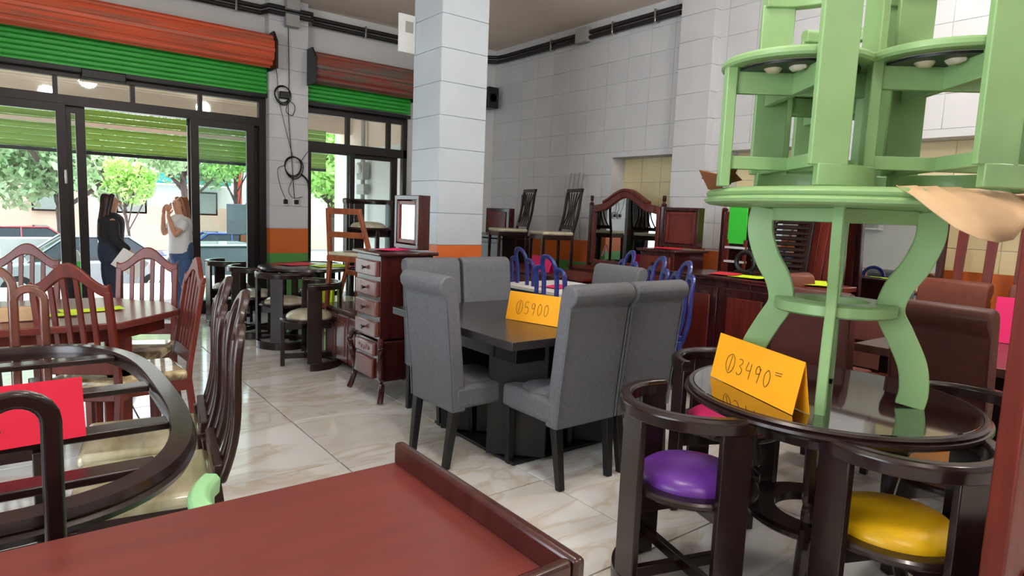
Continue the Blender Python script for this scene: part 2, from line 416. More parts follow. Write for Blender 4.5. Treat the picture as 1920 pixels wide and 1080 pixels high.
s1 = shutter('roller_shutter', 'wide green roller shutter with orange coil above the open doorway', -1.62, 2.56, 3.30, .19, shorange, shgreen, 2.78)
MB().box((-0.47 + .80, .14, -.555), (.42, .05, .10)).done('lock_box', blackp, s1, bevel=.01)
s2 = shutter('roller_shutter', 'narrow roller shutter with faded brown coil, right of the white column', 3.08, 4.62, 3.20, .19, shorange2, shgreen, 2.76)
# conduits along the walls under the ceiling
def tagd(o, l, c, g=None): return tag(o, l, c, g)
for k, z in enumerate((3.86, 3.79)):
    zz = z
    tagd(MB().tube([(-2.9, 8.60, zz), (2.5, 8.60, zz), (2.55, 8.44, zz), (3.1, 8.44, zz), (3.16, 8.60, zz), (6.0, 8.60, zz), (6.12, 8.5, zz), (6.14, 8.3, zz), (6.14, 4.95, zz)], .028, 10).done('conduit', conduitm), ['upper black conduit running along both walls under the ceiling', 'lower black conduit running along both walls under the ceiling'][k], 'conduit')
tagd(MB().box((2.83, 8.40, 3.92), (.17, .10, .15)).done('junction_box', greybox, bevel=.006), 'upper grey junction box on the white column', 'junction box')
tagd(MB().box((2.83, 8.42, 3.72), (.17, .10, .15)).done('junction_box', greybox, bevel=.006), 'lower grey junction box on the white column', 'junction box')
tagd(MB().box((6.12, 6.55, 3.83), (.10, .22, .19)).done('junction_box', greybox, bevel=.006), 'grey junction box on the right wall conduit', 'junction box')
for i, (x, y) in enumerate([(.9, 8.6), (2.2, 8.6), (3.9, 8.6), (6.14, 7.2), (6.14, 6.0), (6.14, 5.3)]):
    tagd(MB().box((x, y, 3.825), (.08 if x < 6 else .02, .02 if x < 6 else .08, .15) if False else ((.025, .09, .15) if x < 6 else (.09, .025, .15))).done('conduit_clamp', chrome, bevel=.003), ['metal conduit clamp over the left part of the wide shutter', 'metal conduit clamp just left of the white column', 'metal conduit clamp above the narrow shutter', 'metal conduit clamp on the right wall next to the pillar', 'metal conduit clamp on the right wall beyond the junction box', 'metal conduit clamp on the right wall nearest the pilaster'][i], 'clamp', 'conduit clamps under the ceiling')
# cables, sockets on column
def loop(cx, cz, r, y, n=20, sx=1): return [(cx + sx * r * math.cos(2 * PI * k / n), y - .012 * math.sin(4 * PI * k / n), cz + r * math.sin(2 * PI * k / n)) for k in range(n)]
cb = thing('cable_coil', 'upper black cable coil hanging on the white column', 'cable', (2.72, 8.46, 2.80))
b_ = MB()
for r_, dx, dz in ((.11, 0, 0), (.115, .01, -.01), (.105, .0, .012)): b_.tube(loop(dx, dz, r_, 0, sx=.9), .006, 6, closed=True)
b_.tube(spline([(.08, 0, -.05), (.16, 0, -.12), (.13, 0, -.24), (.05, 0, -.2), (.07, 0, -.08)]), .005, 6)
b_.done('coil', blackp, cb); MB().box((.03, 0, .0), (.13, .05, .09)).done('adapter', blackp, cb, bevel=.01)
cb = thing('cable_coil', 'lower black cable coil hanging above the sockets', 'cable', (2.86, 8.46, 1.90))
b_ = MB()
for r_, dx, dz in ((.13, 0, 0), (.14, .012, -.01), (.125, -.006, .012)): b_.tube(loop(dx, dz, r_, 0, sx=.85), .007, 6, closed=True)
b_.tube(spline([(.1, 0, -.08), (.17, 0, -.14), (.2, 0, -.2), (.21, .01, -.27)]), .012, 6); b_.tube(spline([(-.1, 0, .02), (-.2, 0, -.04), (-.17, 0, -.25), (-.1, 0, -.42)]), .004, 6)
b_.tube(spline([(.0, 0, -.13), (-.06, 0, -.3), (0, 0, -.4), (.12, 0, -.38)]), .004, 6); b_.tube(spline([(.1, 0, .08), (.18, 0, .2), (.22, 0, .24)]), .004, 6)
b_.done('coil', blackp, cb)
tagd(MB().tube(spline([(2.80, 8.475, 3.65), (2.81, 8.47, 3.0), (2.80, 8.47, 2.6), (2.84, 8.47, 2.05), (2.87, 8.47, 1.6), (2.88, 8.47, 1.5)]), .005, 6).done('wall_cable', blackp), 'long thin cable dropping from the junction box down the column', 'cable')
tagd(MB().tube(spline([(2.64, 8.475, 3.2), (2.66, 8.47, 3.0), (2.68, 8.47, 2.75), (2.76, 8.47, 2.4), (2.86, 8.47, 2.02)]), .004, 6).done('wall_cable', blackp), 'thin cable dropping from the shutter coil to the lower cable coil', 'cable')
for i, x in enumerate((2.76, 2.90)):
    s = thing('wall_socket', ['left socket with black plug on the white column', 'right socket with black plug on the white column'][i], 'socket', (x, 8.49, 1.45))
    MB().box((0, -.006, 0), (.09, .014, .11)).done('plate', whitep, s, bevel=.004); MB().box((0, -.03, 0), (.05, .04, .06)).done('plug', blackp, s, bevel=.008)
# white notice board sticking out of the pillar, wall fan
s = thing('notice_board', 'white notice board sticking out from the square pillar top', 'sign', (2.90, 5.48, 3.02))
MB().box((0, 0, 0), (.17, .02, .34)).done('panel', whitep, s, bevel=.003); MB().box((.02, -.011, .06), (.08, .002, .10)).done('printed_mark', greybox, s)
s = thing('wall_speaker', 'small black loudspeaker on the right wall near the corner', 'speaker', (5.95, 8.45, 3.20))
MB().box((0, 0, 0), (.20, .22, .32)).done('cabinet', blackp, s, bevel=.01); MB().lathe([(0, 0), (.06, .0), (.075, .012), (.08, .0)], n=20).xf(Matrix.Rotation(PI / 2, 4, 'X') @ Matrix.Translation((0, 0, .11))).done('driver_cone', bronze, s); MB().bar((.05, 0, .1), (.24, .12, .1), .03, .03).done('bracket', blackp, s)
s = thing('wall_thermostat', 'small framed black switch on the right wall between two stacked chairs', 'switch', (6.17, 7.75, 1.62))
MB().box((0, 0, 0), (.03, .10, .17)).done('plate', blackp, s, bevel=.004); MB().box((-.016, 0, 0), (.01, .05, .1)).done('face', whitep, s)
for i, (yy) in enumerate((6.62, 6.45)):
    tagd(MB().tube(spline([(6.12, yy, 2.0), (6.1, yy + .02, 1.6), (6.12, yy, 1.1)]), .03, 8).done('wall_pipe', greybox), ['grey pipe on the right wall, left one beside the second stacked chair', 'grey pipe on the right wall, nearer the arched mirror'][i], 'pipe')
# ------------------------------------------------------------------ furniture builders
def rk(mb, k, z0=.45, y0=0, wav=0):
    for v in mb.b.verts:
        if v.co.z > z0: v.co.y -= k * (v.co.z - z0) + wav * math.sin((v.co.z - z0) * 9)
    return mb
def parsons(label, loc, rz, group, fab=greyfab, legm=blackm, cat='chair'):
    t = thing('dining_chair', label, cat, loc, rz, group)
    for sx in (-1, 1):
        MB().bar((sx * .175, .20, 0), (sx * .19, .20, .38), .036, .036, (0, 1, 0), .05, .05).done('leg', legm, t, bevel=.003)
        MB().bar((sx * .175, -.235, 0), (sx * .19, -.19, .38), .036, .036, (0, 1, 0), .05, .05).done('leg', legm, t, bevel=.003)
    s = MB().box((0, .015, .40), (.435, .45, .13)); s.done('seat', fab, t, bevel=.025, seg=3)
    sg = MB(); sg.blob((0, .03, .455), (.205, .19, .045)); sg.done('cushion', fab, t)
    pr = [(-.135, .32), (-.15, .50), (-.205, .98), (-.215, 1.04), (-.235, 1.065), (-.27, 1.075), (-.305, 1.065), (-.325, 1.035), (-.322, 1.0), (-.305, .975), (-.285, .955), (-.235, .50), (-.225, .32)]
    MB().prism(pr, 'x', -.215, .215).done('backrest', fab, t, bevel=.012, seg=2)
    for sx in (-1, 1):
        MB().tube([(sx * .212, y, z) for y, z in [(-.228, .33), (-.24, .5), (-.288, .94)]], .0035, 6).done('piping', fab, t)
    return t
def loopchair(label, loc, rz, group=None, wd=ebony2, seatm=plasticseat, h=1.09, w=.40, stretch=True, name='dining_chair'):
    t = thing(name, label, 'chair', loc, rz, group)
    hw = w / 2; ci = hw * .46
    k, wv = .20, .022
    sec = (.036, .028)
    def U(x0, x1, top, zb):
        r = (x1 - x0) / 2; cx = (x0 + x1) / 2
        return [(x0, -.20, zb + (top - r - zb) * i / 10) for i in range(10)] + [(cx - r * math.cos(PI * i / 10), -.20, top - r + r * math.sin(PI * i / 10)) for i in range(11)] + [(x1, -.20, top - r - (top - r - zb) * (i + 1) / 10) for i in range(10)]
    b = MB(); b.prof(U(-ci, ci, h, .50), [(-.018, -.014), (.018, -.014), (.018, .014), (-.018, .014)], up=(0, 1, 0)); rk(b, k, wav=wv).done('back_loop', wd, t, bevel=.008)
    for sx in (-1, 1):
        b = MB(); b.prof(U(min(sx * ci * .98, sx * hw), max(sx * ci * .98, sx * hw), h - .095, .50), [(-.018, -.014), (.018, -.014), (.018, .014), (-.018, .014)], up=(0, 1, 0)); rk(b, k, wav=wv).done('back_loop', wd, t, bevel=.008)
        b = MB().bar((sx * hw, -.26, 0), (sx * hw, -.20, .52), .036, .036, (0, 1, 0)); b.done('leg', wd, t, bevel=.004)
        MB().bar((sx * (hw - .005), .19, 0), (sx * (hw - .005), .19, .42), .032, .032, (0, 1, 0), .042, .042).done('leg', wd, t, bevel=.004)
    b = MB().box((0, -.212, .53), (w, .03, .06)); b.done('back_rail', wd, t, bevel=.005)
    MB().box((0, -.005, .405), (w + .01, .40, .07)).done('seat_frame', wd, t, bevel=.006)
    MB().box((0, 0, .455), (w + .015, .41, .055)).done('seat', seatm, t, bevel=.022, seg=3)
    return t
def archchair(label, loc, rz, group=None, wd=redwood, seatm=floral, w=.37, h=1.09, nsl=4):
    t = thing('dining_chair', label, 'chair', loc, rz, group); hw = w / 2
    sh = h - .11
    def top(x):
        a = abs(x) / hw
        return sh + (h - sh) * (.5 + .5 * math.cos(PI * min(1, a / .92))) + (.012 if a > .95 else 0)
    xs = [hw * (-1 + 2 * i / 24) for i in range(25)]
    up_ = [(x, top(x)) for x in xs]; lo = [(x, top(x) - .055 - .02 * (1 - abs(x) / hw)) for x in xs[::-1]]
    k = .16
    rk(MB().prism(up_ + lo, 'y', -.215, -.19), k, .45).done('crest_rail', wd, t, bevel=.006)
    for sx in (-1, 1):
        rk(MB().sweep([(sx * (hw - .016), -.202, .40 + (sh - .03 - .40) * i / 6) for i in range(7)], .034, .028, (0, 1, 0)), k).done('stile', wd, t, bevel=.004)
        MB().bar((sx * (hw - .016), -.25, 0), (sx * (hw - .016), -.202, .42), .034, .034, (0, 1, 0)).done('leg', wd, t, bevel=.004)
        MB().bar((sx * (hw - .012), .18, 0), (sx * (hw - .012), .18, .41), .03, .03, (0, 1, 0), .042, .042).done('leg', wd, t, bevel=.004)
    for i in range(nsl):
        x = (hw - .04) * (-1 + 2 * (i + 1) / (nsl + 1)) * 1.05
        rk(MB().sweep([(x, -.202, .56 + (top(x) - .06 - .56) * j / 6) for j in range(7)], .026, .014, (0, 1, 0)), k).done('slat', wd, t, bevel=.003)
    rk(MB().box((0, -.202, .55), (w - .03, .024, .07)), k).done('back_rail', wd, t, bevel=.004)
    MB().box((0, -.005, .40), (w, .38, .07)).done('seat_frame', wd, t, bevel=.006)
    MB().box((0, 0, .45), (w + .015, .40, .06)).done('seat', seatm, t, bevel=.024, seg=3)
    return t
def barrel(label, loc, rz, group=None, wd=ebony, cush=purple, cat='chair', R=.26, cushion=True, sides=None):
    t = thing('barrel_chair', label, cat, loc, rz, group)
    MB().prof(arc(0, 0, R, 172, 368, 28, .725), [(-.024, -.03), (.024, -.03), (.028, .012), (.016, .026), (-.016, .026), (-.028, .012)]).done('top_rail', wd, t, bevel=.004)
    MB().prof(arc(0, 0, R, 176, 364, 24, .035), [(-.018, -.035), (.018, -.035), (.018, .035), (-.018, .035)]).done('base_rail', wd, t, bevel=.004)
    for a in (184, 270, 356):
        c, s = math.cos(math.radians(a)), math.sin(math.radians(a))
        MB().box((R * c, R * s, .385), (.026, .122, .64), Matrix.Rotation(math.radians(a), 3, 'Z')).done('post', wd, t, bevel=.004)
    MB().box((0, .225, .21), (.045, .036, .42)).done('front_leg', wd, t, bevel=.004)
    MB().bar((0, .22, .085), (0, -.25, .085), .028, .045).done('stretcher', wd, t, bevel=.003)
    MB().bar((-.25, -.005, .087), (.25, -.005, .087), .028, .045).done('stretcher', wd, t, bevel=.003)
    MB().bar((0, .21, .365), (0, -.24, .365), .026, .085).done('apron', wd, t, bevel=.003)
    MB().bar((-.245, 0, .366), (.245, 0, .366), .026, .083).done('apron', wd, t, bevel=.003)
    MB().lathe([(.19, .408), (.243, .408), (.25, .416), (.25, .428), (.243, .436), (.19, .436), (.19, .408)], n=40).done('seat_ring', wd, t)
    if cushion:
        MB().lathe([(0, .405), (.192, .41), (.198, .436), (.19, .458), (.162, .480), (.115, .494), (.06, .500), (0, .501)], n=40).done('cushion', cush, t)
    else:
        b = MB(); rr = random.Random(3)
        b.lathe([(0, .40), (.19, .405), (.2, .425), (.19, .442), (.1, .455), (0, .458)], n=36); b.done('seat_cloth', creamv, t)
        b = MB()
        for k in range(9):
            a = k * .7; b.blob((.12 * math.cos(a) , .12 * math.sin(a), .398), (.035, .03, .018), amp=.3, seed=k)
        b.done('loose_cloth_end', creamv, t)
        MB().lathe([(0, .396), (.2, .396), (.2, .404), (0, .404)], n=30).done('seat_underlining', blackp, t)
    return t
def slatchair(label, loc, rz, group=None, wd=ebony, seatm=creamv, h=.98, w=.40):
    t = thing('slat_back_chair', label, 'chair', loc, rz, group); hw = w / 2
    for sx in (-1, 1):
        rk(MB().sweep([(sx * (hw - .015), -.19, .03 + (h - .03) * i / 12) for i in range(13)], .03, .03, (0, 1, 0)), .22, .45, wav=.012).done('stile', wd, t, bevel=.003)
        MB().bar((sx * (hw - .015), .18, 0), (sx * (hw - .015), .18, .41), .028, .028, (0, 1, 0), .04, .04).done('leg', wd, t, bevel=.003)
    rk(MB().box((0, -.19, h - .02), (w, .028, .045)), .22, .45, wav=.012).done('crest_rail', wd, t, bevel=.004)
    rk(MB().box((0, -.19, .52), (w - .03, .024, .05)), .22, .45).done('back_rail', wd, t, bevel=.003)
    for i in range(5):
        x = (hw - .05) * (-1 + 2 * i / 4)
        rk(MB().sweep([(x * (1 - .45 * math.sin(PI * j / 10)), -.19, .53 + (h - .05 - .53) * j / 10) for j in range(11)], .018, .014, (0, 1, 0)), .22, .45, wav=.012).done('slat', wd, t, bevel=.002)
    MB().box((0, -.005, .40), (w - .005, .39, .06)).done('seat_frame', wd, t, bevel=.004)
    MB().box((0, 0, .445), (w + .01, .40, .045)).done('seat', seatm, t, bevel=.018, seg=3)
    return t
DIG = {'5': [[(.8, 1), (.2, 1), (.15, .55), (.55, .62), (.8, .35), (.6, .03), (.15, .05)]], '9': [[(.75, .75), (.5, 1), (.2, .8), (.3, .5), (.72, .62), (.78, .9), (.7, .4), (.6, 0)]],
       '0': [[(.5, 1), (.15, .7), (.2, .2), (.5, 0), (.82, .3), (.8, .75), (.5, 1)]], '3': [[(.2, .95), (.6, .98), (.75, .78), (.42, .55), (.8, .4), (.7, .1), (.35, 0), (.15, .12)]],
       '4': [[(.3, 1), (.15, .5), (.75, .52)], [(.75, .95), (.68, 0)]], '=': [[(.1, .95), (.9, 1.02)], [(.15, .7), (.85, .76)]],
       'Q': [[(.5, 1.1), (.1, .85), (0, .4), (.2, 0), (.5, -.12), (.85, .15), (.95, .6), (.8, .98), (.5, 1.1)], [(.55, 1.0), (.48, .45), (.42, -.02)]]}
def card(name, label, loc, rz, w, h, mt, text=None, cat='sign', tilt=.32, ht=.5, x0=.2, adv=.13, scrib=False, dist=.10, roll=0):
    t = thing(name, label, cat, loc, rz)
    if roll: t.rotation_euler = (0, roll, rz)
    n = 8; hh = h * math.cos(tilt); dd = h * math.sin(tilt)
    for s_, nm in ((-1, 'front_flap'), (1, 'back_flap')):
        MB().bar((0, s_ * dd, .001), (0, 0, hh), w, .0012, (0, 1, 0)).done(nm, mt, t)
    if text:
        b = MB(); x = x0
        for ch in text:
            sc = ht * (.55 if ch == '=' else 1); wd_ = adv * (.9 if ch != 'Q' else 1.15)
            for st in DIG[ch]:
                pts = [Vector((x + px * wd_ * .8, .28 + (py * sc if ch != '=' else .5 * ht + py * sc))) for px, py in st]
                path = spline([(p.x, p.y, 0) for p in pts], 5)
                P = []
                for p in path:
                    u = p.y; P.append(((p.x - .5) * w, -dd * (1 - u) - .0018, hh * u))
                b.tube(P, .0013, 5)
            x += wd_
        b.done('handwriting', ink, t)
    if scrib:
        b = MB(); P = [((.30 + .3 * i / 40 - .5) * w, 0, 0) for i in range(41)]
        P = [(x, -dd * (1 - u) - .0018, hh * u) for (x, _, _), u in zip(P, [.30 + .018 * math.sin(i * 1.7) for i in range(41)])]
        b.tube(P, .0022, 5); b.done('handwriting', inkd, t)
    return t
def flat(label, loc, rz, w, d, mt, name='paper_sheet'):
    return None
def sheet(name, label, loc, rz, w, d, mt, cat='paper', curl=.006):
    b = MB(); n = 8
    rows = []
    for i in range(n + 1):
        x = -w / 2 + w * i / n; z = .003 + curl * (2 * i / n - 1) ** 2
        rows.append((x, z))
    b.prism([(x, z) for x, z in rows] + [(x, z - .0012) for x, z in rows[::-1]], 'y', -d / 2, d / 2)
    o = b.done(name, mt); o.location = loc; o.rotation_euler = (0, 0, rz); return tag(o, label, cat)
# ------------------------------------------------------------------ foreground desk
t = thing('desk', 'large mahogany desk in the foreground with a raised gallery edge', 'desk', (-.15, 1.03, 0))
MB().box((0, -.01, .785), (1.74, .64, .03)).done('top', redwood_top, t, bevel=.004)
MB().box((.856, .008, .825), (.024, .615, .055)).prism([(.3, .8)], 'x', 0, 0) if False else MB().box((.858, -.01, .823), (.026, .64, .056)).done('side_gallery', darkred, t, bevel=.009, seg=3)
MB().box((0, -.315, .823), (1.69, .024, .056)).done('front_gallery', darkred, t, bevel=.009, seg=3)
for sx in (-1, 1): MB().box((sx * .83, 0, .385), (.035, .56, .77)).done('side_panel', redwood, t, bevel=.004)
MB().box((0, .20, .55), (1.62, .02, .40)).done('modesty_panel', redwood, t)
# ------------------------------------------------------------------ grey dining set
t = thing('dining_table', 'square black table between the grey fabric chairs', 'table', (2.57, 3.12, 0))
MB().box((0, 0, .745), (1.28, 1.30, .045)).done('tabletop', blacktop, t, bevel=.003)
MB().box((0, 0, .66), (.95, .95, .12)).done('apron', blackm, t, bevel=.003)
for a in (45, -45): MB().box((0, 0, .36 + (a > 0) * .0015), (1.05, .34, .66), Matrix.Rotation(math.radians(a), 3, 'Z')).done('pedestal', blackm, t, bevel=.004)
MB().box((0, 0, .012), (.86, .86, .02)).done('foot_plate', blackm, t, bevel=.004)
gg = 'grey fabric chairs around the black table'
g0 = parsons('grey fabric chair seen from behind, left one of the near pair', (2.33, 2.545, 0), 0, gg)
dup(g0, 'grey fabric chair seen from behind, right one of the near pair beside the purple stool', (2.78, 2.545, 0), 0, gg)
dup(g0, 'grey fabric chair alone at the left side of the black table', (2.03, 3.04, 0), -PI / 2 + .03, gg)
dup(g0, 'grey fabric chair on the far side, next to the tall chest of drawers', (2.33, 3.70, 0), PI, gg)
dup(g0, 'grey fabric chair on the far side, behind the orange price card', (2.79, 3.70, 0), PI, gg)
dup(g0, 'grey fabric chair at the far right end of the black table', (3.12, 3.12, 0), PI / 2, gg)
card('price_card', 'orange folded price card reading Q5900 on the black table', (2.375 + .05, 2.885, .769), -PI / 2 + .26, .40, .175, paperO, 'Q5900', x0=.17, adv=.13, ht=.40, tilt=.22)
# ------------------------------------------------------------------ dark round glass table and what stands on it
DX, DY = 2.45, 1.15
t = thing('round_table', 'round dark wooden table with glass top under the green table', 'table', (DX, DY, 0))
MB().lathe([(0, .715), (.46, .715), (.50, .722), (.515, .732), (.53, .742), (.528, .752), (.515, .756), (.52, .762), (.512, .770), (.498, .770), (.496, .764), (0, .764)], n=72).done('tabletop', ebony, t)
MB().lathe([(0, .765), (.494, .765), (.496, .768), (.494, .772), (0, .772)], n=72).done('glass_top', glassblack, t)
MB().lathe([(.30, .64), (.33, .64), (.33, .714), (.30, .714), (.30, .64)], n=40).done('apron', ebony, t)
for a in (20, 110, 200, 290):
    c, s = math.cos(math.radians(a)), math.sin(math.radians(a))
    MB().tube(spline([(.34 * c, .34 * s, 0), (.29 * c, .29 * s, .2), (.235 * c, .235 * s, .34), (.26 * c, .26 * s, .55), (.31 * c, .31 * s, .715)], 5), .024, 8, sq=1).done('leg', ebony, t)
MB().lathe([(.15, .265), (.25, .265), (.262, .275), (.262, .29), (.25, .30), (.15, .30), (.15, .265)], n=40).done('ring_shelf', ebony, t)
bg_ = 'dark barrel chairs around the round glass table'
b0 = barrel('dark barrel chair with purple vinyl seat', (2.0, 1.42, 0), math.radians(-107), bg_, cush=purple)
dup(b0, 'dark barrel chair with yellow vinyl seat', (2.25, .80, 0), math.radians(-24), bg_, mats={'cushion': yellow})
dup(b0, 'dark barrel chair with pink vinyl seat, mostly under the round table', (2.72, 1.74, 0), math.atan2(-.85, -.4) - PI / 2, bg_, mats={'cushion': pinkv})
dup(b0, 'dark barrel chair with tan vinyl seat at the right of the round table', (2.98, .88, 0), math.atan2(.45, -.85) - PI / 2, bg_, mats={'cushion': tanv})
card('price_card', 'orange folded price card reading Q3490 on the round glass table', (2.172, 1.283, .773), math.atan2(1.07 - 1.572, 2.133 - 2.363), .525, .185, paperO, 'Q3490=', x0=.17, adv=.12, ht=.34, tilt=.18)
# green table standing on it
GX, GY, GZ = 2.42, 1.14, .774
t = thing('round_table', 'light green round table with curved legs, standing on the glass table', 'table', (GX, GY, GZ), -.38)
MB().lathe([(0, .70), (.455, .70), (.478, .703), (.492, .710), (.496, .720), (.488, .728), (.480, .731), (.487, .736), (.490, .744), (.482, .754), (.462, .760), (0, .760)], n=80).done('tabletop', green, t)
for q in range(4):
    a = math.radians(45 + 90 * q); c, s = math.cos(a), math.sin(a)
    side = (-s, c, 0)
    path = spline([(r_ * c, r_ * s, z_) for r_, z_ in ((.275, 0), (.283, .06), (.27, .15), (.225, .25), (.185, .335), (.20, .42), (.245, .50), (.275, .58), (.283, .64), (.275, .70))], 5)
    MB().sweep(path, .034, .092, (c, s, 0)).done('leg', green, t, bevel=.004)
for q in range(4):
    a = math.radians(90 * q)
    MB().box((.17 * math.cos(a), .17 * math.sin(a), .675), (.022, .34, .05), Matrix.Rotation(a, 3, 'Z')).done('apron', green, t, bevel=.003)
MB().lathe([(.12, .315), (.20, .315), (.21, .322), (.21, .355), (.20, .362), (.12, .362), (.12, .315)], n=48).done('ring_shelf', green, t)
GT = GZ + .762
gc = 'green barrel chairs stacked on the green table'
Fv = .90
b1 = barrel('light green barrel chair on the green table, leftmost', (2.17, 1.23, GT), Fv, gc, wd=green, cushion=False)
dup(b1, 'light green barrel chair on the green table, rightmost, on cardboard', (2.415, .85, GT + .004), Fv - .05, gc)
dup(b1, 'light green barrel chair on the green table, farthest, behind the other two', (2.75, 1.36, GT + .002), Fv + .1, gc)
b = MB()
outer = [[2.079, 0.831, 1.533], [2.045, 0.769, 1.505], [2.01, 0.707, 1.464], [1.986, 0.637, 1.418], [2.004, 0.585, 1.392], [2.044, 0.554, 1.384], [2.113, 0.539, 1.393], [2.236, 0.544, 1.438], [2.384, 0.557, 1.516]]
grid = []
for i, p in enumerate(outer):
    u = i / (len(outer) - 1); q = Vector((2.46 + .22 * u, .92 - .28 * u, GT + .001)); p = Vector(p); row = []
    for j in range(9):
        v = j / 8; r_ = q.lerp(p, v); dr = (r_.xy - Vector((GX, GY))).length; dp = (p.xy - Vector((GX, GY))).length; r_.z = q.z + (p.z - q.z) * (max(0, dr - .49) / max(.02, dp - .49)) ** 1.1; row.append(b.b.verts.new(r_))
    grid.append(row)
for i in range(len(outer) - 1):
    for j in range(8): b.b.faces.new((grid[i][j], grid[i + 1][j], grid[i + 1][j + 1], grid[i][j + 1]))
o = b.done('cardboard_sheet', cardb); md = o.modifiers.new('s', 'SOLIDIFY'); md.thickness = .003; md.offset = 1
tag(o, 'large beige cardboard sheet drooping over the right edge of the green table', 'cardboard')
b = MB()
for q, (x, y, z, rx, ry, rz) in enumerate([(2.03, 1.44, GT + .02, .25, .5, .3), (2.06, 1.40, GT + .05, -.3, .7, .9), (2.10, 1.45, GT + .035, .5, .2, 1.6)]):
    R_ = (Matrix.Rotation(rz, 3, 'Z') @ Matrix.Rotation(ry, 3, 'Y') @ Matrix.Rotation(rx, 3, 'X'))
    b.box((x, y, z), (.13, .07, .003), R_)
tag(b.done('cardboard_scrap', cardb2), 'crumpled brown cardboard scraps at the left edge of the green table', 'cardboard')
# ------------------------------------------------------------------ left: dark frame table with slats, and its chairs
t = thing('frame_table', 'dark oval table frame with cross slats, pink card on it', 'table', (-.12, 2.51, 0))
def sup(a, rx, ry, p=3.0):
    c, s = math.cos(a), math.sin(a); return (rx * math.copysign(abs(c) ** (2 / p), c), ry * math.copysign(abs(s) ** (2 / p), s))
path = [(*sup(2 * PI * k / 72, .505, .925), .73) for k in range(72)]
MB().prof(path, [(-.035, -.028), (.028, -.028), (.035, -.012), (.026, -.004), (.030, .006), (.024, .024), (-.03, .028), (-.035, .02)], closed=True).done('oval_rim', ebony, t)
for y in (-.72, -.385, .075, .61):
    hx = .485 * (1 - abs(y / .925) ** 3.0) ** (1 / 3.0) - .02
    MB().box((0, y, .735), (2 * hx, .075, .022)).done('slat', ebony, t, bevel=.004)
for y in (-.28, .30):
    MB().prism([(-.13, .03), (.13, .03), (.10, .30), (.12, .55), (.16, .72), (-.16, .72), (-.12, .55), (-.10, .30)], 'x', .02, .06).xf(Matrix.Translation((.10, y, 0))).done('pedestal_board', ebony, t, bevel=.004)
MB().box((.10, 0, .03), (.30, .95, .05)).done('foot', ebony, t, bevel=.008)
card('price_card', 'red folded card on the slatted table frame', (-.11, 2.09, .748), .08, .46, .165, paperR, None, scrib=True, tilt=.25)
lg = 'dark loop-backed chairs around the slatted table frame'
l0 = loopchair('dark loop-backed chair at the right side of the table frame, nearer one', (.30, 2.37, 0), 1.42, lg, wd=ebony2)
dup(l0, 'dark loop-backed chair at the right side of the table frame, farther one', (.36, 2.84, 0), 1.40, lg)
loopchair('near black loop-backed chair at the lower left edge of the photo', (-.168, 1.765, 0), 0, lg, wd=ebony, h=1.125)
o = dup(l0, 'brown loop-backed chair on the far side of the table frame', (-.13, 3.23, 0), PI, lg, mats={'back_loop': wood('walnut_wood', (104, 62, 50), .25), 'back_rail': ebony2})
b2 = barrel('small mint green barrel chair peeking over the back of the desk', (.555, 1.575, 0), math.radians(-32), None, wd=green2, cush=creamv, R=.26)
b2.scale = (.93, .93, .94)
# ------------------------------------------------------------------ red table and arch-backed chairs
t = thing('dining_table', 'reddish wooden table with cut corners and lime papers', 'table', (0, 0, 0))
pts = [(-1.0, 3.79), (.40, 3.79), (.72, 4.12), (.72, 4.46), (.42, 4.82), (-1.0, 4.82)]
MB().prism(pts, 'z', .735, .772).done('tabletop', redwood_top, t, bevel=.006)
MB().prism([(x * .9, 4.3 + (y - 4.3) * .82) for x, y in pts], 'z', .66, .735).done('apron', redwood, t)
for x, y in ((-.8, 4.0), (.42, 4.0), (.42, 4.6), (-.8, 4.6)): MB().bar((x, y, 0), (x, y, .66), .06, .06, (0, 1, 0), .08, .08).done('leg', redwood, t, bevel=.006)
ag = 'reddish arch-backed chairs around the red table'
a0 = archchair('reddish arch-backed chair on the near side of the red table', (.33, 3.99, 0), -.55, ag)
dup(a0, 'reddish arch-backed chair on the far side, in front of the woman in white', (.55, 4.60, 0), PI - .42, ag)
dup(a0, 'reddish arch-backed chair on the far side at the left photo edge', (-.06, 5.0, 0), PI - .30, ag)
dup(a0, 'reddish arch-backed chair seen edge-on at the right corner of the table', (.50, 3.99, 0), 1.62, ag)
sheet('paper_sheet', 'long lime paper on the reddish table', (-.05, 4.12, .774), 0, .55, .10, paperY)
sheet('paper_sheet', 'lime paper on the reddish table, behind the near chair back', (.30, 4.25, .774), .1, .30, .12, paperY)
tagd(MB().box((0.0, 4.02, .81), (.20, .05, .07)).done('cardboard_box', cardb, bevel=.003), 'small cardboard box on the reddish table', 'box')
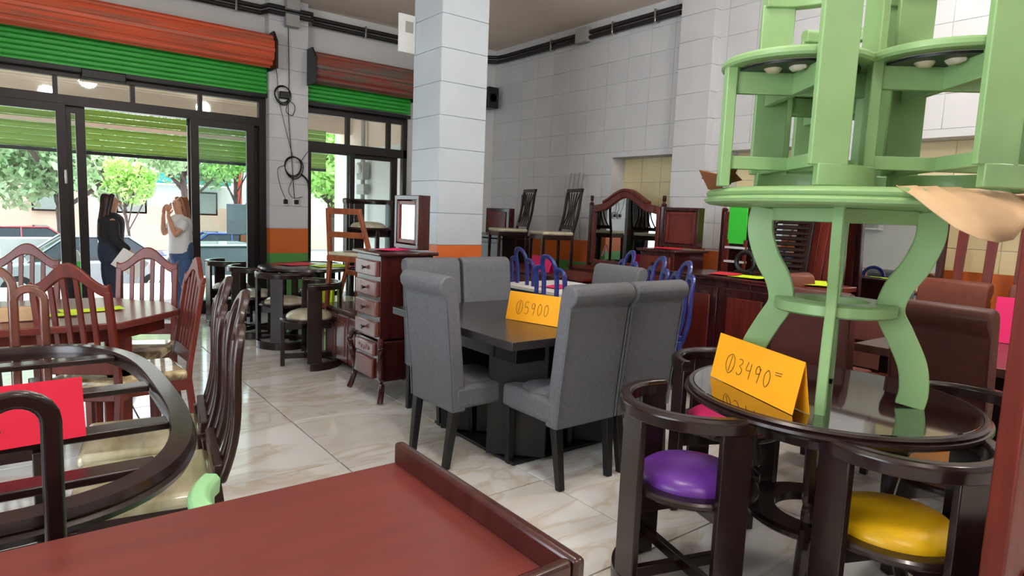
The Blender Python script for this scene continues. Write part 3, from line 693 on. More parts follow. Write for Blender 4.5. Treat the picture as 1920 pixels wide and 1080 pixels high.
# ------------------------------------------------------------------ chest of drawers with mirror lid
def chest(nm, label, loc, w, d, h, nd, mirror_lid, front_m=drawerface, body_m=darkred, legs=True, lid_h=.36, lower=True, lid_w=None):
    # local: front faces -X, width along Y; origin at centre of footprint
    t = thing(nm, label, 'chest of drawers', loc)
    zl = .46 if lower else .12
    MB().box((0, 0, (zl + h - .03) / 2 + .0), (d - .03, w - .04, h - .03 - zl)).done('body', body_m, t, bevel=.003)
    MB().box((0, 0, h - .015), (d + .03, w + .03, .028)).done('top', body_m, t, bevel=.008)
    dh = (h - .05 - zl) / nd
    for k in range(nd):
        z = zl + dh * (k + .5)
        dr = MB().box((-d / 2 + .005, 0, z), (.035, w - .09, dh - .035)).done('drawer', front_m, t, bevel=.008)
        MB().cyl((-d / 2 - .012, 0, z), (-d / 2 - .034, 0, z), .008, .008, 10).cyl((-d / 2 - .034, 0, z), (-d / 2 - .044, 0, z), .016, .018, 12).done('knob', ebony, dr)
    if lower:
        MB().box((0, 0, .30), (d - .01, w + .01, .30)).done('lower_cabinet', body_m, t, bevel=.01)
        dr = MB().box((-d / 2 - .002, 0, .385), (.03, w - .12, .10)).done('carved_drawer', front_m, t, bevel=.012)
        dd_ = MB().box((-d / 2 - .002, 0, .24), (.03, w - .14, .15)).done('lower_panel', redwood, t, bevel=.01)
        b = MB()
        for k in range(5): b.blob((-d / 2 - .018, -.08 + .04 * k, .385 + .008 * math.sin(k * 2)), (.006, .022, .014))
        b.done('carving', front_m, dr)
        for sx in (-1, 1):
            for sy in (-1, 1):
                x, y = sx * (d / 2 - .01), sy * (w / 2 - .0)
                MB().tube(spline([(x + sx * .02, y + sy * .05, .01), (x + sx * .005, y + sy * .035, .06), (x - sx * .01, y + sy * .01, .16), (x + sx * .01, y + sy * .02, .30), (x + sx * .02, y + sy * .045, .40), (x, y + sy * .01, .47)], 5), .022, 8, scales=None).done('leg', body_m, t)
    else:
        for sx in (-1, 1):
            for sy in (-1, 1): MB().box((sx * (d / 2 - .04), sy * (w / 2 - .04), .06), (.05, .05, .12)).done('leg', body_m, t, bevel=.004)
    if mirror_lid:
        lw = lid_w or w * .72; lx, ly = d / 2 - .10, -(w - lw) / 2 + .02
        L_ = thing('x', 'x', 'x'); bpy.data.objects.remove(L_)
        fr = MB(); zc = h + lid_h / 2 + .015; th = .10
        fr.box((lx, ly, h + .03), (th, lw, .035)); fr.box((lx, ly, h + lid_h), (th, lw, .035)); fr.box((lx, ly - lw / 2 + .018, zc), (th * .99, .035, lid_h)); fr.box((lx, ly + lw / 2 - .018, zc), (th * .99, .035, lid_h)); fr.box((lx + .03, ly, zc), (.02, lw * .98, lid_h * .98))
        f = fr.done('lid_frame', body_m, t, bevel=.004)
        inn = MB(); q = .055
        a, c = lw / 2 - q, lid_h / 2 - q
        for s_ in (-1, 1): inn.box((lx - .035, ly + s_ * a, zc), (.02, .03, 2 * c + .03)); inn.box((lx - .035, ly, zc + s_ * c), (.02, 2 * a, .03))
        inn.done('inner_frame', redwood, f, bevel=.003)
        MB().box((lx - .03, ly, zc), (.006, 2 * a - .02, 2 * c - .02)).done('lid_mirror' if mirror_lid == 'mirror' else 'lid_panel', mirror if mirror_lid == 'mirror' else redwood, f)
    return t
chest('chest_of_drawers', 'tall narrow chest with four drawers and a mirrored lid, before the pillar', (2.245, 4.36, 0), .44, .46, 1.10, 4, 'mirror', lid_h=.40, lid_w=.38)
sheet('paper_sheet', 'pink paper on top of the tall chest before the pillar', (2.20, 4.36, 1.102), .2, .26, .20, paperP)
chest('chest_of_drawers', 'chest of drawers with a raised panelled lid, right of the arched mirror', (5.20, 4.10, 0), .46, .50, 1.12, 5, 'panel', lower=False, lid_h=.40, front_m=redwood, body_m=darkred, lid_w=.44)
sheet('paper_sheet', 'red paper on the chest right of the arched mirror', (5.08, 4.12, 1.122), .1, .26, .30, paperR)
# low cabinet behind the first chest
t = thing('low_cabinet', 'low cabinet with panelled doors behind the tall chest', 'cabinet', (2.42, 5.22, 0))
MB().box((0, 0, .27), (.44, .80, .46)).done('body', darkred, t, bevel=.004); MB().box((0, 0, .515), (.48, .84, .03)).done('top', darkred, t, bevel=.006)
for k in range(3):
    dr = MB().box((-.225, -.26 + .26 * k, .27), (.02, .235, .40)).done('door', drawerface, t, bevel=.004)
    MB().box((-.237, -.26 + .26 * k, .27), (.012, .15, .30)).done('door_panel', drawerface, dr, bevel=.008)
# ladder-like oak chair frames standing behind (stacked side chairs)
def framechair(label, loc, rz, h=.98, w=.42):
    t = thing('frame_chair', label, 'chair', loc, rz)
    for sx in (-1, 1):
        MB().bar((sx * .22, -.20, 0), (sx * (.22), -.16, .44), .034, .034, (0, 1, 0)).done('leg', ochrewood, t, bevel=.004)
        MB().bar((sx * .22, -.16, .44), (sx * .16, -.26, h), .034, .034, (0, 1, 0)).done('stile', ochrewood, t, bevel=.004)
        MB().bar((sx * .20, .20, 0), (sx * .20, .20, .42), .034, .034, (0, 1, 0)).done('leg', ochrewood, t, bevel=.004)
    MB().box((0, -.255, h - .02), (.36, .03, .05)).done('crest_rail', ochrewood, t, bevel=.004)
    MB().box((0, -.22, h - .22), (.38, .025, .05)).done('back_rail', ochrewood, t, bevel=.004)
    MB().box((0, 0, .43), (.44, .42, .05)).done('seat', ochrewood, t, bevel=.006); MB().box((0, 0, .47), (.42, .40, .035)).done('cushion', creamv, t, bevel=.012)
    return t
framechair('oak chair frame standing on the low cabinet behind the tall chest', (2.40, 5.30, .532), -PI / 2 + .5, h=.86)
o = framechair('oak chair with cream cushion on the floor behind the tall chest', (2.55, 6.12, 0), PI / 2 + .3, h=.95)
# round table far left-centre with cream-seated barrel chairs
t = thing('round_table', 'round dark table with papers near the white column', 'table', (2.42, 6.75, 0))
MB().lathe([(0, .73), (.46, .73), (.485, .745), (.48, .765), (.46, .77), (0, .77)], n=48).done('tabletop', ebony, t)
for a in (45, 135, 225, 315):
    c, s = math.cos(math.radians(a)), math.sin(math.radians(a))
    MB().bar((.26 * c, .26 * s, 0), (.26 * c, .26 * s, .73), .05, .05, (c, s, 0)).done('leg', ebony, t, bevel=.004)
MB().lathe([(.10, .2), (.25, .2), (.25, .225), (.10, .225), (.10, .2)], n=32).done('ring_shelf', ebony, t)
sheet('paper_sheet', 'red paper on the far round table', (2.35, 6.85, .772), .3, .34, .24, paperR)
sheet('paper_sheet', 'lime paper on the far round table', (2.62, 6.58, .772), .1, .36, .26, paperY)
cg = 'dark barrel chairs with cream seats around the far round table'
c0 = barrel('dark barrel chair with cream seat standing free in front of the low cabinet', (2.0, 5.50, 0), PI / 2 - .25, cg, cush=creamv)
dup(c0, 'dark barrel chair with cream seat on the left of the far round table', (1.98, 7.05, 0), -PI / 2 + .5, cg)
dup(c0, 'dark barrel chair with cream seat in front of the far round table', (2.08, 6.40, 0), -.6, cg)
dup(c0, 'dark barrel chair with cream seat behind the far round table', (2.72, 7.25, 0), PI - .5, cg)
dup(c0, 'dark barrel chair with cream seat by the doorway left of the far round table', (1.92, 7.80, 0), -PI / 2 + .2, cg)
card('price_card', 'lime card hanging between the barrel chairs', (2.30, 5.85, .50), -PI / 2 + .4, .16, .22, paperY, None, tilt=.08)
t = thing('side_table', 'dark side table behind the tall chest, near the front window', 'table', (3.2, 6.7, 0))
MB().box((0, 0, .74), (.9, .6, .03)).done('top', ebony, t, bevel=.004)
for sx in (-1, 1):
    for sy in (-1, 1): MB().box((sx * .40, sy * .26, .365), (.045, .045, .72)).done('leg', ebony, t, bevel=.003)
sheet('paper_sheet', 'pink paper on the dark side table by the front window', (3.1, 6.6, .757), .4, .4, .26, paperP)
barrel('dark barrel chair standing on the side table behind the mirrored chest', (3.12, 6.72, .757), PI, None, cush=creamv)
# black slat chairs standing on a long dark desk near the corner
t = thing('long_desk', 'reddish desk with fluted front carrying two tall slat-backed chairs', 'desk', (5.02, 6.02, 0))
MB().box((0, 0, .735), (.62, 2.3, .035)).done('top', redwood, t, bevel=.005); MB().box((.02, 0, .63), (.54, 2.2, .17)).done('drawer_case', redwood, t, bevel=.004)
for k in range(4): 
    dr = MB().box((-.262, -.81 + .54 * k, .63), (.02, .48, .13)).done('drawer', redwood, t, bevel=.006)
    MB().blob((-.285, -.81 + .54 * k, .63), (.012, .012, .012)).done('knob', ebony, dr)
for sx in (-1, 1):
    for sy in (-1, 0, 1): MB().box((sx * .24, sy * 1.06, .273), (.055, .055, .545)).done('leg', darkred, t, bevel=.004)
sg = 'tall slat-backed chairs standing on the long desk'
k0 = slatchair('tall slat-backed chair with cream seat on the desk, nearer the arched mirror', (5.02, 5.76, .753), 1.28, sg)
dup(k0, 'tall slat-backed chair with cream seat on the desk, nearer the pillar', (5.02, 6.62, .753), 1.28, sg)
t = thing('jewelry_box', 'small reddish panelled box lid behind the slat-backed chairs', 'box', (5.5, 7.45, 1.12))
MB().box((0, 0, .18), (.10, .56, .36)).done('frame', darkred, t, bevel=.006); MB().box((-.055, 0, .18), (.02, .42, .26)).done('panel', redwood, t, bevel=.006)
t = thing('dark_cabinet', 'dark cabinet by the corner, pink card on its top', 'cabinet', (5.4, 7.5, 0))
MB().box((0, 0, .54), (.5, 1.2, 1.04)).done('body', ebony, t, bevel=.006); MB().box((0, 0, 1.09), (.54, 1.26, .04)).done('top', ebony, t, bevel=.004)
for k in range(2): MB().box((-.26, -.28 + .56 * k, .54), (.02, .50, .92)).done('door', darkred, t, bevel=.006)
card('price_card', 'pink card standing on a dark barrel chair beside the pillar', (4.55, 7.05, .80), -PI / 2 + .6, .14, .20, paperP)
sb = barrel('dark barrel chair beside the pillar carrying a pink card', (4.50, 6.80, 0), PI, None, cush=creamv)
card('price_card', 'pink card behind the blue chairs, nearer the pillar', (5.0, 5.95, .754), -PI / 2, .26, .17, paperP)
card('price_card', 'pink card behind the blue chairs, under the second slat-backed chair', (4.82, 5.60, .754), -PI / 2, .24, .16, paperP)
# arched dresser mirror
def dresser(nm, label, loc, w, zt, mz, arch=.17):
    t = thing(nm, label, 'dresser', loc)
    MB().box((0, 0, zt / 2 + .03), (.42, w, zt - .09)).done('body', redwood, t, bevel=.006); MB().box((0, 0, zt - .015), (.48, w + .05, .03)).done('top', redwood, t, bevel=.008)
    MB().box((0, 0, .04), (.36, w - .06, .08)).done('plinth', darkred, t)
    for i in range(3):
        for j in range(3):
            dr = MB().box((-.213, -w / 3 + w / 3 * i, .20 + (zt - .26) / 3 * j + .06), (.02, w / 3 - .04, (zt - .26) / 3 - .03)).done('drawer', drawerface, t, bevel=.006)
            MB().blob((-.232, -w / 3 + w / 3 * i, .20 + (zt - .26) / 3 * j + .06), (.014, .014, .014)).done('knob', ebony, dr)
    hw = w / 2; n = 28; xs = [hw * (-1 + 2 * k / n) * .93 for k in range(n + 1)]
    def tp(y):
        a = abs(y) / hw
        return mz - arch * .55 * (1 - math.cos(PI * min(1, a / .75))) / 1.0 * .9 - (.03 * max(0, a - .75) / .25)
    f = MB()
    outer = [(y, tp(y)) for y in xs]; inner = [(y * .90, tp(y) - .085) for y in xs]
    f.prism(outer + inner[::-1], 'x', .10, .16)
    fr = f.done('mirror_frame', redwood, t, bevel=.008)
    MB().prism([(y * 1.0, tp(y) + .03) for y in xs[5:-5]] + [(y, tp(y) - .005) for y in xs[5:-5]][::-1], 'x', .085, .175).done('crown_moulding', redwood, fr, bevel=.006)
    f = MB(); zb = zt + .03
    f.box((.13, 0, zb + .025), (.05, w * .86, .05)); 
    for s_ in (-1, 1): f.box((.13, s_ * hw * .87, (zb + tp(hw * .9)) / 2), (.05, .05, tp(hw * .9) - zb))
    f.done('inner_frame', redwood, fr, bevel=.004)
    MB().prism([(y * .88, tp(y) - .08) for y in xs] + [(xs[-1] * .88, zb + .03), (xs[0] * .88, zb + .03)], 'x', .128, .134).done('mirror', mirror, fr)
    for s_ in (-1, 1):
        y = s_ * (hw * .97)
        MB().box((.13, y, (zt + tp(hw * .9)) / 2), (.045, .045, tp(hw * .9) - zt + .02)).done('post', darkred, t, bevel=.006)
        z = tp(hw * .9)
        MB().lathe([(0, 0), (.04, .0), (.042, .02), (.022, .035), (.02, .05), (.03, .06), (.03, .12), (0, .125)], c=(.13, y, z + .01), n=4).done('finial', darkred, t)
    return t
dresser('dresser', 'dresser with arched mirror and turned posts against the right wall', (5.80, 5.43, 0), 1.22, .78, 1.74)
dresser('dresser', 'dresser with mirror behind the lime and red papers, left of the green table leg', (5.78, 3.55, 0), .95, .80, 1.70)
# blue table set
t = thing('dining_table', 'white-topped blue table between the blue chairs', 'table', (3.95, 4.05, 0))
MB().box((0, 0, .745), (.78, 1.5, .03)).done('top', paperW, t, bevel=.004); MB().box((0, 0, .69), (.68, 1.4, .08)).done('apron', blue, t)
for sx in (-1, 1):
    for sy in (-1, 1): MB().box((sx * .30, sy * .66, .325), (.055, .055, .65)).done('leg', blue, t, bevel=.004)
sheet('paper_sheet', 'pink paper on the white-topped table among the blue chairs', (3.85, 4.3, .763), .2, .3, .22, paperP)
ug = 'navy blue loop-backed chairs'
u0 = loopchair('navy blue loop-backed chair behind the orange Q5900 card, nearer one', (3.555, 3.718, 0), -1.700, ug, wd=blue, seatm=blue)
dup(u0, 'navy blue loop-backed chair behind the Q5900 card, farther left one', (3.971, 4.591, 0), -1.720, ug)
dup(u0, 'navy blue loop-backed chair at the right, seen nearly edge-on beside the grey chairs', (3.750, 3.172, 0), 1.050, ug)
dup(u0, 'navy blue loop-backed chair before the chest with raised lid', (3.985, 3.602, 0), 1.100, ug)
dup(u0, 'navy blue loop-backed chair before the arched mirror', (4.345, 4.256, 0), 1.140, ug)
# dark cabinet with papers, right of the blue chairs
t = thing('cabinet', 'dark reddish cabinet with papers on top, behind the left green leg', 'cabinet', (4.62, 2.95, 0))
MB().box((0, 0, .49), (.50, .95, .92)).done('body', darkred, t, bevel=.006); MB().box((0, 0, .965), (.56, 1.02, .035)).done('top', darkred, t, bevel=.010)
for k in range(2):
    dr = MB().box((-.255, -.23 + .46 * k, .50), (.02, .43, .80)).done('door', darkred, t, bevel=.006); MB().box((-.268, -.23 + .46 * k, .50), (.012, .30, .66)).done('door_panel', redwood, dr, bevel=.008)
sheet('paper_sheet', 'red paper on the dark cabinet behind the left green leg', (4.55, 3.05, .985), .2, .28, .20, paperR)
sheet('paper_sheet', 'lime paper on the dark cabinet behind the left green leg', (4.50, 2.80, .985), .1, .24, .22, paperY)
t = thing('ring_ornament', 'black ring-shaped ornament on the dark cabinet', 'ornament', (4.80, 3.02, .985))
MB().tube([(0, .085 * math.cos(2 * PI * k / 24), .095 + .085 * math.sin(2 * PI * k / 24)) for k in range(24)], .02, 8, closed=True, up=(1, 0, 0)).done('ring', blackp, t); MB().box((0, 0, .012), (.08, .16, .024)).done('base', blackp, t, bevel=.004)
t = thing('reflection_board', 'bright green board and rack standing in for a reflection in the second dresser mirror', 'board', (5.66, 3.68, .80))  # board and rack are made up to imitate a reflection in the mirror
MB().box((0, 0, .60), (.02, .20, .40)).done('board', paperG, t, bevel=.003)
for k in range(3): MB().box((.0, 0, .08 + .14 * k), (.06, .22, .02)).done('shelf', whitep if k else redwood, t)
for s_ in (-1, 1): MB().box((0, s_ * .10, .22), (.03, .025, .44)).done('post', redwood, t)
# headboards and louvred panel leaning
t = thing('louvred_panel', 'dark louvred panel leaning behind the middle of the green table', 'panel', (5.2, 2.90, 0), 0)
for sy in (-1, 1): MB().bar((-.1, sy * .17, 0), (.12, sy * .17, 1.66), .035, .04, (1, 0, 0)).done('stile', ebony, t, bevel=.003)
sl = None
for k in range(32):
    z = .12 + 1.50 * k / 32
    if sl is None: sl = MB().box((0, 0, 0), (.012, .31, .034), Matrix.Rotation(.6, 3, 'Y')).done('slat', ebony, t); o = sl
    else: o = sl.copy(); C.objects.link(o)
    o.location = (-.1 + .22 * z / 1.66, 0, z)
def headboard(label, loc, rz, w=.95, h=1.62, n=5):
    t = thing('headboard', label, 'headboard', loc, rz)
    for s_ in (-1, 1): MB().bar((-.12, s_ * w / 2, 0), (.10, s_ * w / 2, h), .06, .06, (1, 0, 0)).done('post', darkred, t, bevel=.006)
    MB().bar((.09, -w / 2, h - .08), (.09, w / 2, h - .08), .045, .10).done('top_rail', redwood, t, bevel=.008); MB().bar((-.06, -w / 2, .5), (-.06, w / 2, .5), .04, .10).done('bottom_rail', redwood, t, bevel=.008)
    for k in range(n):
        y = -w / 2 + w * (k + 1) / (n + 1); MB().bar((-.05, y, .5), (.085, y, h - .1), .04 if n > 3 else .05, .018, (1, 0, 0), .075, .018).done('slat', redwood, t, bevel=.003)
    return t
headboard('dark slatted headboard leaning right of the louvred panel', (5.40, 2.74, 0), 0, w=.34, h=1.66, n=4)
headboard('tall slatted headboard leaning before the cream wall niche at the right', (5.75, 1.60, 0), 0, w=.78, h=1.72, n=3)
# free-standing mirror reflecting the shop
t = thing('wall_mirror', 'large mirror with dark wooden frame behind the green table legs', 'mirror', (5.62, 2.34, 0))
f = MB(); f.box((0, 0, .72), (.05, .96, .06)); f.box((0, 0, 1.74), (.05, .96, .06)); f.box((0, -.46, 1.23), (.049, .05, 1.08)); f.box((0, .46, 1.23), (.049, .05, 1.08)); f = f.done('frame', darkred, t, bevel=.006); f.rotation_euler.y = .03
MB().box((-.024, 0, 1.23), (.006, .88, .98)).done('glass', mirror, f)
MB().box((.02, 0, .36), (.40, 1.0, .70)).done('base_chest', darkred, t, bevel=.006)
for k in range(3): MB().box((-.185, 0, .15 + .22 * k), (.02, .92, .19)).done('drawer', drawerface, t, bevel=.006)
t = thing('wall_bin_shelf', 'white wall shelf with grey bin and lime tag, seen in the mirror', 'shelf', (-2.86, 6.1, 1.9))
MB().box((0, 0, 0), (.24, .5, .03)).done('shelf_board', whitep, t); MB().box((0, 0, .17), (.2, .3, .30)).done('bin', greybox, t, bevel=.01); MB().box((.104, 0, .29), (.008, .26, .08)).done('tag', paperY, t); MB().box((-.1, 0, .2), (.03, .5, .42)).done('back_board', whitep, t)
# brown leather dining set
t = thing('dining_table', 'dark brown table between the brown leather chairs at the right edge', 'table', (4.28, 1.05, 0))
MB().box((0, 0, .745), (1.2, 1.1, .045)).done('tabletop', wood('umber_wood', (84, 58, 52), .28), t, bevel=.004); MB().box((0, 0, .36), (.6, .45, .70)).done('pedestal', ebony, t, bevel=.005); MB().box((0, 0, .66), (1.0, .9, .1)).done('apron', ebony, t)
lg_ = 'brown leather chairs around the table at the right edge'
p0 = parsons('dark brown leather chair seen from behind, right of the green table legs', (3.67, 1.08, 0), -PI / 2 - .08, lg_, fab=leather2, legm=ebony)
dup(p0, 'dark brown leather chair seen from behind, between the green table legs', (3.60, 1.70, 0), -PI / 2 + .02, lg_)
mm = {'seat': brownleather, 'cushion': brownleather, 'backrest': brownleather, 'piping': brownleather}
dup(p0, 'tan brown leather chair on the far side of the table, left one', (4.88, 1.62, 0), PI / 2 - .05, lg_, mats=mm)
dup(p0, 'tan brown leather chair on the far side of the table, at the right photo edge', (4.90, 1.08, 0), PI / 2, lg_, mats=mm)
dup(p0, 'brown leather chair behind the round shelf of the green table', (4.28, 2.05, 0), PI, lg_, mats=mm)
sheet('paper_sheet', 'lime paper behind the green table, next to the brown chairs', (4.55, 2.3, .99), .5, .42, .18, paperY)
t = thing('side_table', 'small reddish table under the lime paper, behind the green table', 'table', (4.55, 2.42, 0))
MB().box((0, 0, .965), (.42, .66, .035)).done('top', redwood, t, bevel=.004)
for sx in (-1, 1):
    for sy in (-1, 1): MB().box((sx * .17, sy * .28, .475), (.04, .04, .945)).done('leg', darkred, t, bevel=.003)
card('price_card', 'pink card standing at the right photo edge on the brown table', (4.60, 1.06, .769), -PI / 2 + .2, .30, .27, paperP, tilt=.15)
t = thing('wardrobe', 'tall red wooden post at the lower right photo edge', 'wardrobe', (2.035, .445, 0), -.25)
MB().box((0, 0, .95), (.12, .06, 1.9)).done('side_post', redwood, t, bevel=.006); MB().box((.4, -.02, 1.86), (.75, .05, .08)).done('top_rail', redwood, t, bevel=.006); MB().box((.78, 0, .95), (.06, .06, 1.9)).done('side_post', redwood, t, bevel=.006); MB().box((.4, -.02, .3), (.75, .04, .45)).done('panel', darkred, t)
# ------------------------------------------------------------------ people
skinm = mat('skin', (196, 146, 118), .5, vary=.05); hair1 = mat('dark_brown_hair', (48, 28, 22), .45, vary=.3, scale=30, stretch=(1, 1, .1)); hair2 = mat('light_brown_hair', (140, 88, 58), .45, vary=.25, scale=30, stretch=(1, 1, .1))
clothk = mat('black_cloth', (34, 32, 38), .8, vary=.1, scale=20); clothw = mat('white_cloth', (214, 214, 214), .8, vary=.04, scale=20); denim = mat('blue_denim', (62, 86, 124), .8, vary=.15, scale=40); denimd = mat('dark_denim', (36, 42, 62), .8, vary=.15, scale=40)
def skin(name, V, E_, mt, parent, root=0, sub=1):
    b = bmesh.new(); L_ = b.verts.layers.skin.verify(); vs = []
    for x, y, z, r in V:
        v = b.verts.new((x, y, z)); rr = r if isinstance(r, tuple) else (r, r); v[L_].radius = rr; vs.append(v)
    vs[root][L_].use_root = True
    for a, c in E_: b.edges.new((vs[a], vs[c]))
    me = bpy.data.meshes.new(name); b.to_mesh(me); b.free(); me.materials.append(mt)
    o = bpy.data.objects.new(name, me); C.objects.link(o); o.parent = parent
    md = o.modifiers.new('skin', 'SKIN'); md.use_smooth_shade = True; md.branch_smoothing = .6
    sd = o.modifiers.new('sub', 'SUBSURF'); sd.levels = sub; sd.render_levels = sub + 1
    return o
def hand(V, E_, wi, d, n, s=1):
    # wi: wrist index; d: pointing direction; n: palm normal
    d = Vector(d).normalized(); n = Vector(n).normalized(); sdir = d.cross(n); W = Vector(V[wi][:3])
    def add(p, r, frm): V.append((p.x, p.y, p.z, r)); E_.append((frm, len(V) - 1)); return len(V) - 1
    palm = add(W + d * .045, .019, wi)
    for k, (off, ln) in enumerate(((-.024, .060), (-.008, .070), (.008, .066), (.023, .052))):
        k1 = add(W + d * .085 + sdir * off, .0095, palm); k2 = add(W + d * (.085 + ln * .5) + sdir * off * 1.1 + n * .010, .008, k1); add(W + d * (.085 + ln * .9) + sdir * off * 1.1 + n * .030, .0065, k2)
    t1 = add(W + d * .05 - sdir * .032 + n * .008, .0095, palm); add(W + d * .082 - sdir * .044 + n * .022, .008, t1)
def woman(label, loc, rz, top, trousers, hair, arms, sleeve, hair_len, tilt=0):
    # faces local +Y
    t = thing('person', label, 'person', loc, rz)
    V = [(0, 0, .80, (.115, .09)), (0, .0, .92, (.11, .09)), (0, .01, 1.06, (.125, .10)), (0, 0, 1.17, (.11, .08)), (0, -.005, 1.235, .05), (0, .01, 1.30, (.06, .066)), (0, .015, 1.375, (.074, .086)), (0, .01, 1.425, (.058, .07))]
    E_ = [(0, 1), (1, 2), (2, 3), (3, 4), (4, 5), (5, 6), (6, 7)]
    legs = []
    for s_ in (-1, 1):
        i = len(V); V += [(s_ * .08, 0, .72, .085), (s_ * .085, .01 * s_, .42, .055), (s_ * .085, -.02 + .05 * s_, .10, .036), (s_ * .09, .01 + .05 * s_, .035, .03), (s_ * .10, .10 + .05 * s_, .025, .028)]
        E_ += [(0, i), (i, i + 1), (i + 1, i + 2), (i + 2, i + 3), (i + 3, i + 4)]; legs.append(i)
    sh = []
    for s_, (el, wr, hd, hn) in zip((-1, 1), arms):
        i = len(V); V += [(s_ * .135, -.005, 1.165, .038), (*el, .036), (*wr, .024)]; E_ += [(3, i), (i, i + 1), (i + 1, i + 2)]; sh.append(i)
        hand(V, E_, i + 2, hd, hn)
    skin('body', V, E_, skinm, t)
    # top and trousers
    b = MB(); b.lathe([(.10, .77), (.150, .775), (.158, .82), (.150, .90), (.142, .98), (.156, 1.08), (.162, 1.15), (.145, 1.205), (.075, 1.245), (.05, 1.25)], c=(0, .008, 0), n=24, sx=1.0, sy=.82)
    for s_, (el, wr, hd, hn) in zip((-1, 1), arms):
        a = Vector((s_ * .115, -.005, 1.175)); e = Vector(el); ww = Vector(wr)
        if sleeve == 'short': b.tube([a, a.lerp(e, .25), a.lerp(e, .66)], .072, 12, scales=[1, 1.02, .98])
        else: b.tube([a, a.lerp(e, .5), e, e.lerp(ww, .5), e.lerp(ww, .92)], .070, 12, scales=[1.05, .95, .84, .72, .62])
    b.done('top', top, t, subsurf=1)
    b = MB(); b.lathe([(.05, .66), (.10, .67), (.150, .72), (.158, .80), (.148, .90), (.138, .94), (.10, .945)], n=24, sx=1, sy=.84)
    for s_ in (-1, 1): b.tube([(s_ * .075, 0, .76), (s_ * .085, 0, .62), (s_ * .087, .01 * s_, .42), (s_ * .087, -.01 + .03 * s_, .22), (s_ * .087, -.02 + .05 * s_, .06)], .094, 14, scales=[1, 1, .82, .70, .62])
    b.done('trousers', trousers, t, subsurf=1)
    for s_ in (-1, 1):
        MB().blob((s_ * .095, .05 + .05 * s_, .035), (.045, .12, .035)).done('shoe', paperW if top is clothw else blackp, t)
    hv = [(0, 0, 1.452, (.058, .07)), (0, -.022, 1.40, (.088, .082)), (0, -.035, 1.32, (.092, .062)), (0, -.055, 1.23, (.10, .055)), (0, -.085, 1.22 - hair_len * .45, (.095, .045)), (0, -.10, 1.22 - hair_len, (.06, .028))]
    skin('hair', hv, [(0, 1), (1, 2), (2, 3), (3, 4), (4, 5)], hair, t, 0)
    for s_ in (-1, 1):
        MB().blob((s_ * .028, .092, 1.375), (.012, .007, .007)).done('eye', blackp, t)
        MB().blob((s_ * .074, .01, 1.365), (.008, .018, .026)).done('ear', skinm, t)
        skin('side_hair', [(s_ * .05, .02, 1.45, .03), (s_ * .078, .0, 1.40, .026), (s_ * .085, -.02, 1.30, .026), (s_ * .08, -.04, 1.20, .024)], [(0, 1), (1, 2), (2, 3)], hair, t)
    MB().blob((0, .106, 1.355), (.011, .014, .02)).done('nose', skinm, t); MB().blob((0, .096, 1.318), (.022, .008, .006)).done('mouth', mat('lips', (150, 70, 66), .5), t)
    return t
w1 = woman('woman with long dark hair in black top and dark jeans, standing in the doorway', (.79, 8.30, .0), -PI / 2 + .1, clothk, denimd, hair1,
      [((-.20, -.06, .96), (-.19, .02, .76), (0, .3, -1), (1, 0, 0)), ((.20, .0, .95), (.19, .15, .82), (0, .6, -.8), (-1, 0, 0))], 'long', .26)
pb = MB().box((0, 0, 0), (.30, .22, .004), Matrix.Rotation(.0, 3, 'X')).done('paper_folder', paperW); pb.location = (.94, 8.08, .70); pb.rotation_euler = (PI / 2, .62, .15)
tag(pb, 'white paper held by the woman in black', 'paper')
w2 = woman('woman with light brown hair in white t-shirt and jeans, hands raised to her face', (1.50, 8.36, 0), PI / 2 + .15, clothw, denim, hair2,
      [((-.20, .13, 1.0), (-.085, .16, 1.22), (.25, -.1, 1), (1, -.5, 0)), ((.20, .13, 1.0), (.085, .16, 1.22), (-.25, -.1, 1), (-1, -.5, 0))], 'short', .22)
# ------------------------------------------------------------------ outside: arcade, street, cars, trees, houses
pav = mat('pavement_concrete', (186, 182, 178), .8, vary=.08, scale=3); road = mat('asphalt', (150, 150, 152), .8, vary=.06, scale=6)
pinkwall = mat('pink_beige_plaster', (214, 190, 176), .8, vary=.05, scale=1); soff = mat('soffit_planks_paint', (226, 204, 188), .7, vary=.08, scale=4, stretch=(.3, 6, 1))
MB().box((3, 10.6, -.08), (18, 3.4, .14)).done('ground_arcade', pav, kind='structure'); MB().box((3, 10.6, -.5), (18, 3.38, .7)).done('ground_kerb', pav, kind='structure')
MB().box((0, 30, -1.0), (90, 40, .2)).done('ground_street', road, kind='structure')
MB().box((1.9, 10.4, 3.12), (9, 3.1, .18)).done('ceiling_arcade', soff, kind='structure')
bt = MB()
for k in range(12): bt.box((1.9, 9.05 + .25 * k, 3.01), (9, .05, .05))
bt.box((1.9, 11.35, 2.88), (9, .12, .32)); bt.done('trim_1', soff, kind='structure')
MB().box((5.05, 10.5, 1.5), (.3, 3.2, 3.2)).done('wall_arcade_side', wallw2, kind='structure')
MB().box((4.89, 10.4, 2.75), (.02, 3.0, .6)).done('upper_panel', pinkwall, bpy.data.objects['wall_arcade_side'])
t = thing('awning', 'green corrugated awning over the outer doorway with a cream bar', 'awning', (1.5, 11.3, 2.05))
sl = None
for k in range(8):
    if sl is None: sl = MB().prism([(0, 0), (-.014, .02), (-.014, .06), (0, .08), (.01, .08), (0, .06), (0, .02), (.01, 0)], 'x', -4.2, 2.9).done('slat', shgreen2, t); o = sl
    else: o = sl.copy(); C.objects.link(o)
    o.location = (0, 0, .03 + .085 * k)
MB().box((-.65, .0, .0), (7.1, .05, .05)).done('bottom_bar', blackp, t); MB().box((-.65, -.05, .40), (7.1, .05, .055)).done('cream_bar', soff, t)
t = thing('electric_meter', 'grey electric meter with pipe on the white arcade wall', 'meter', (4.80, 10.6, 2.05))
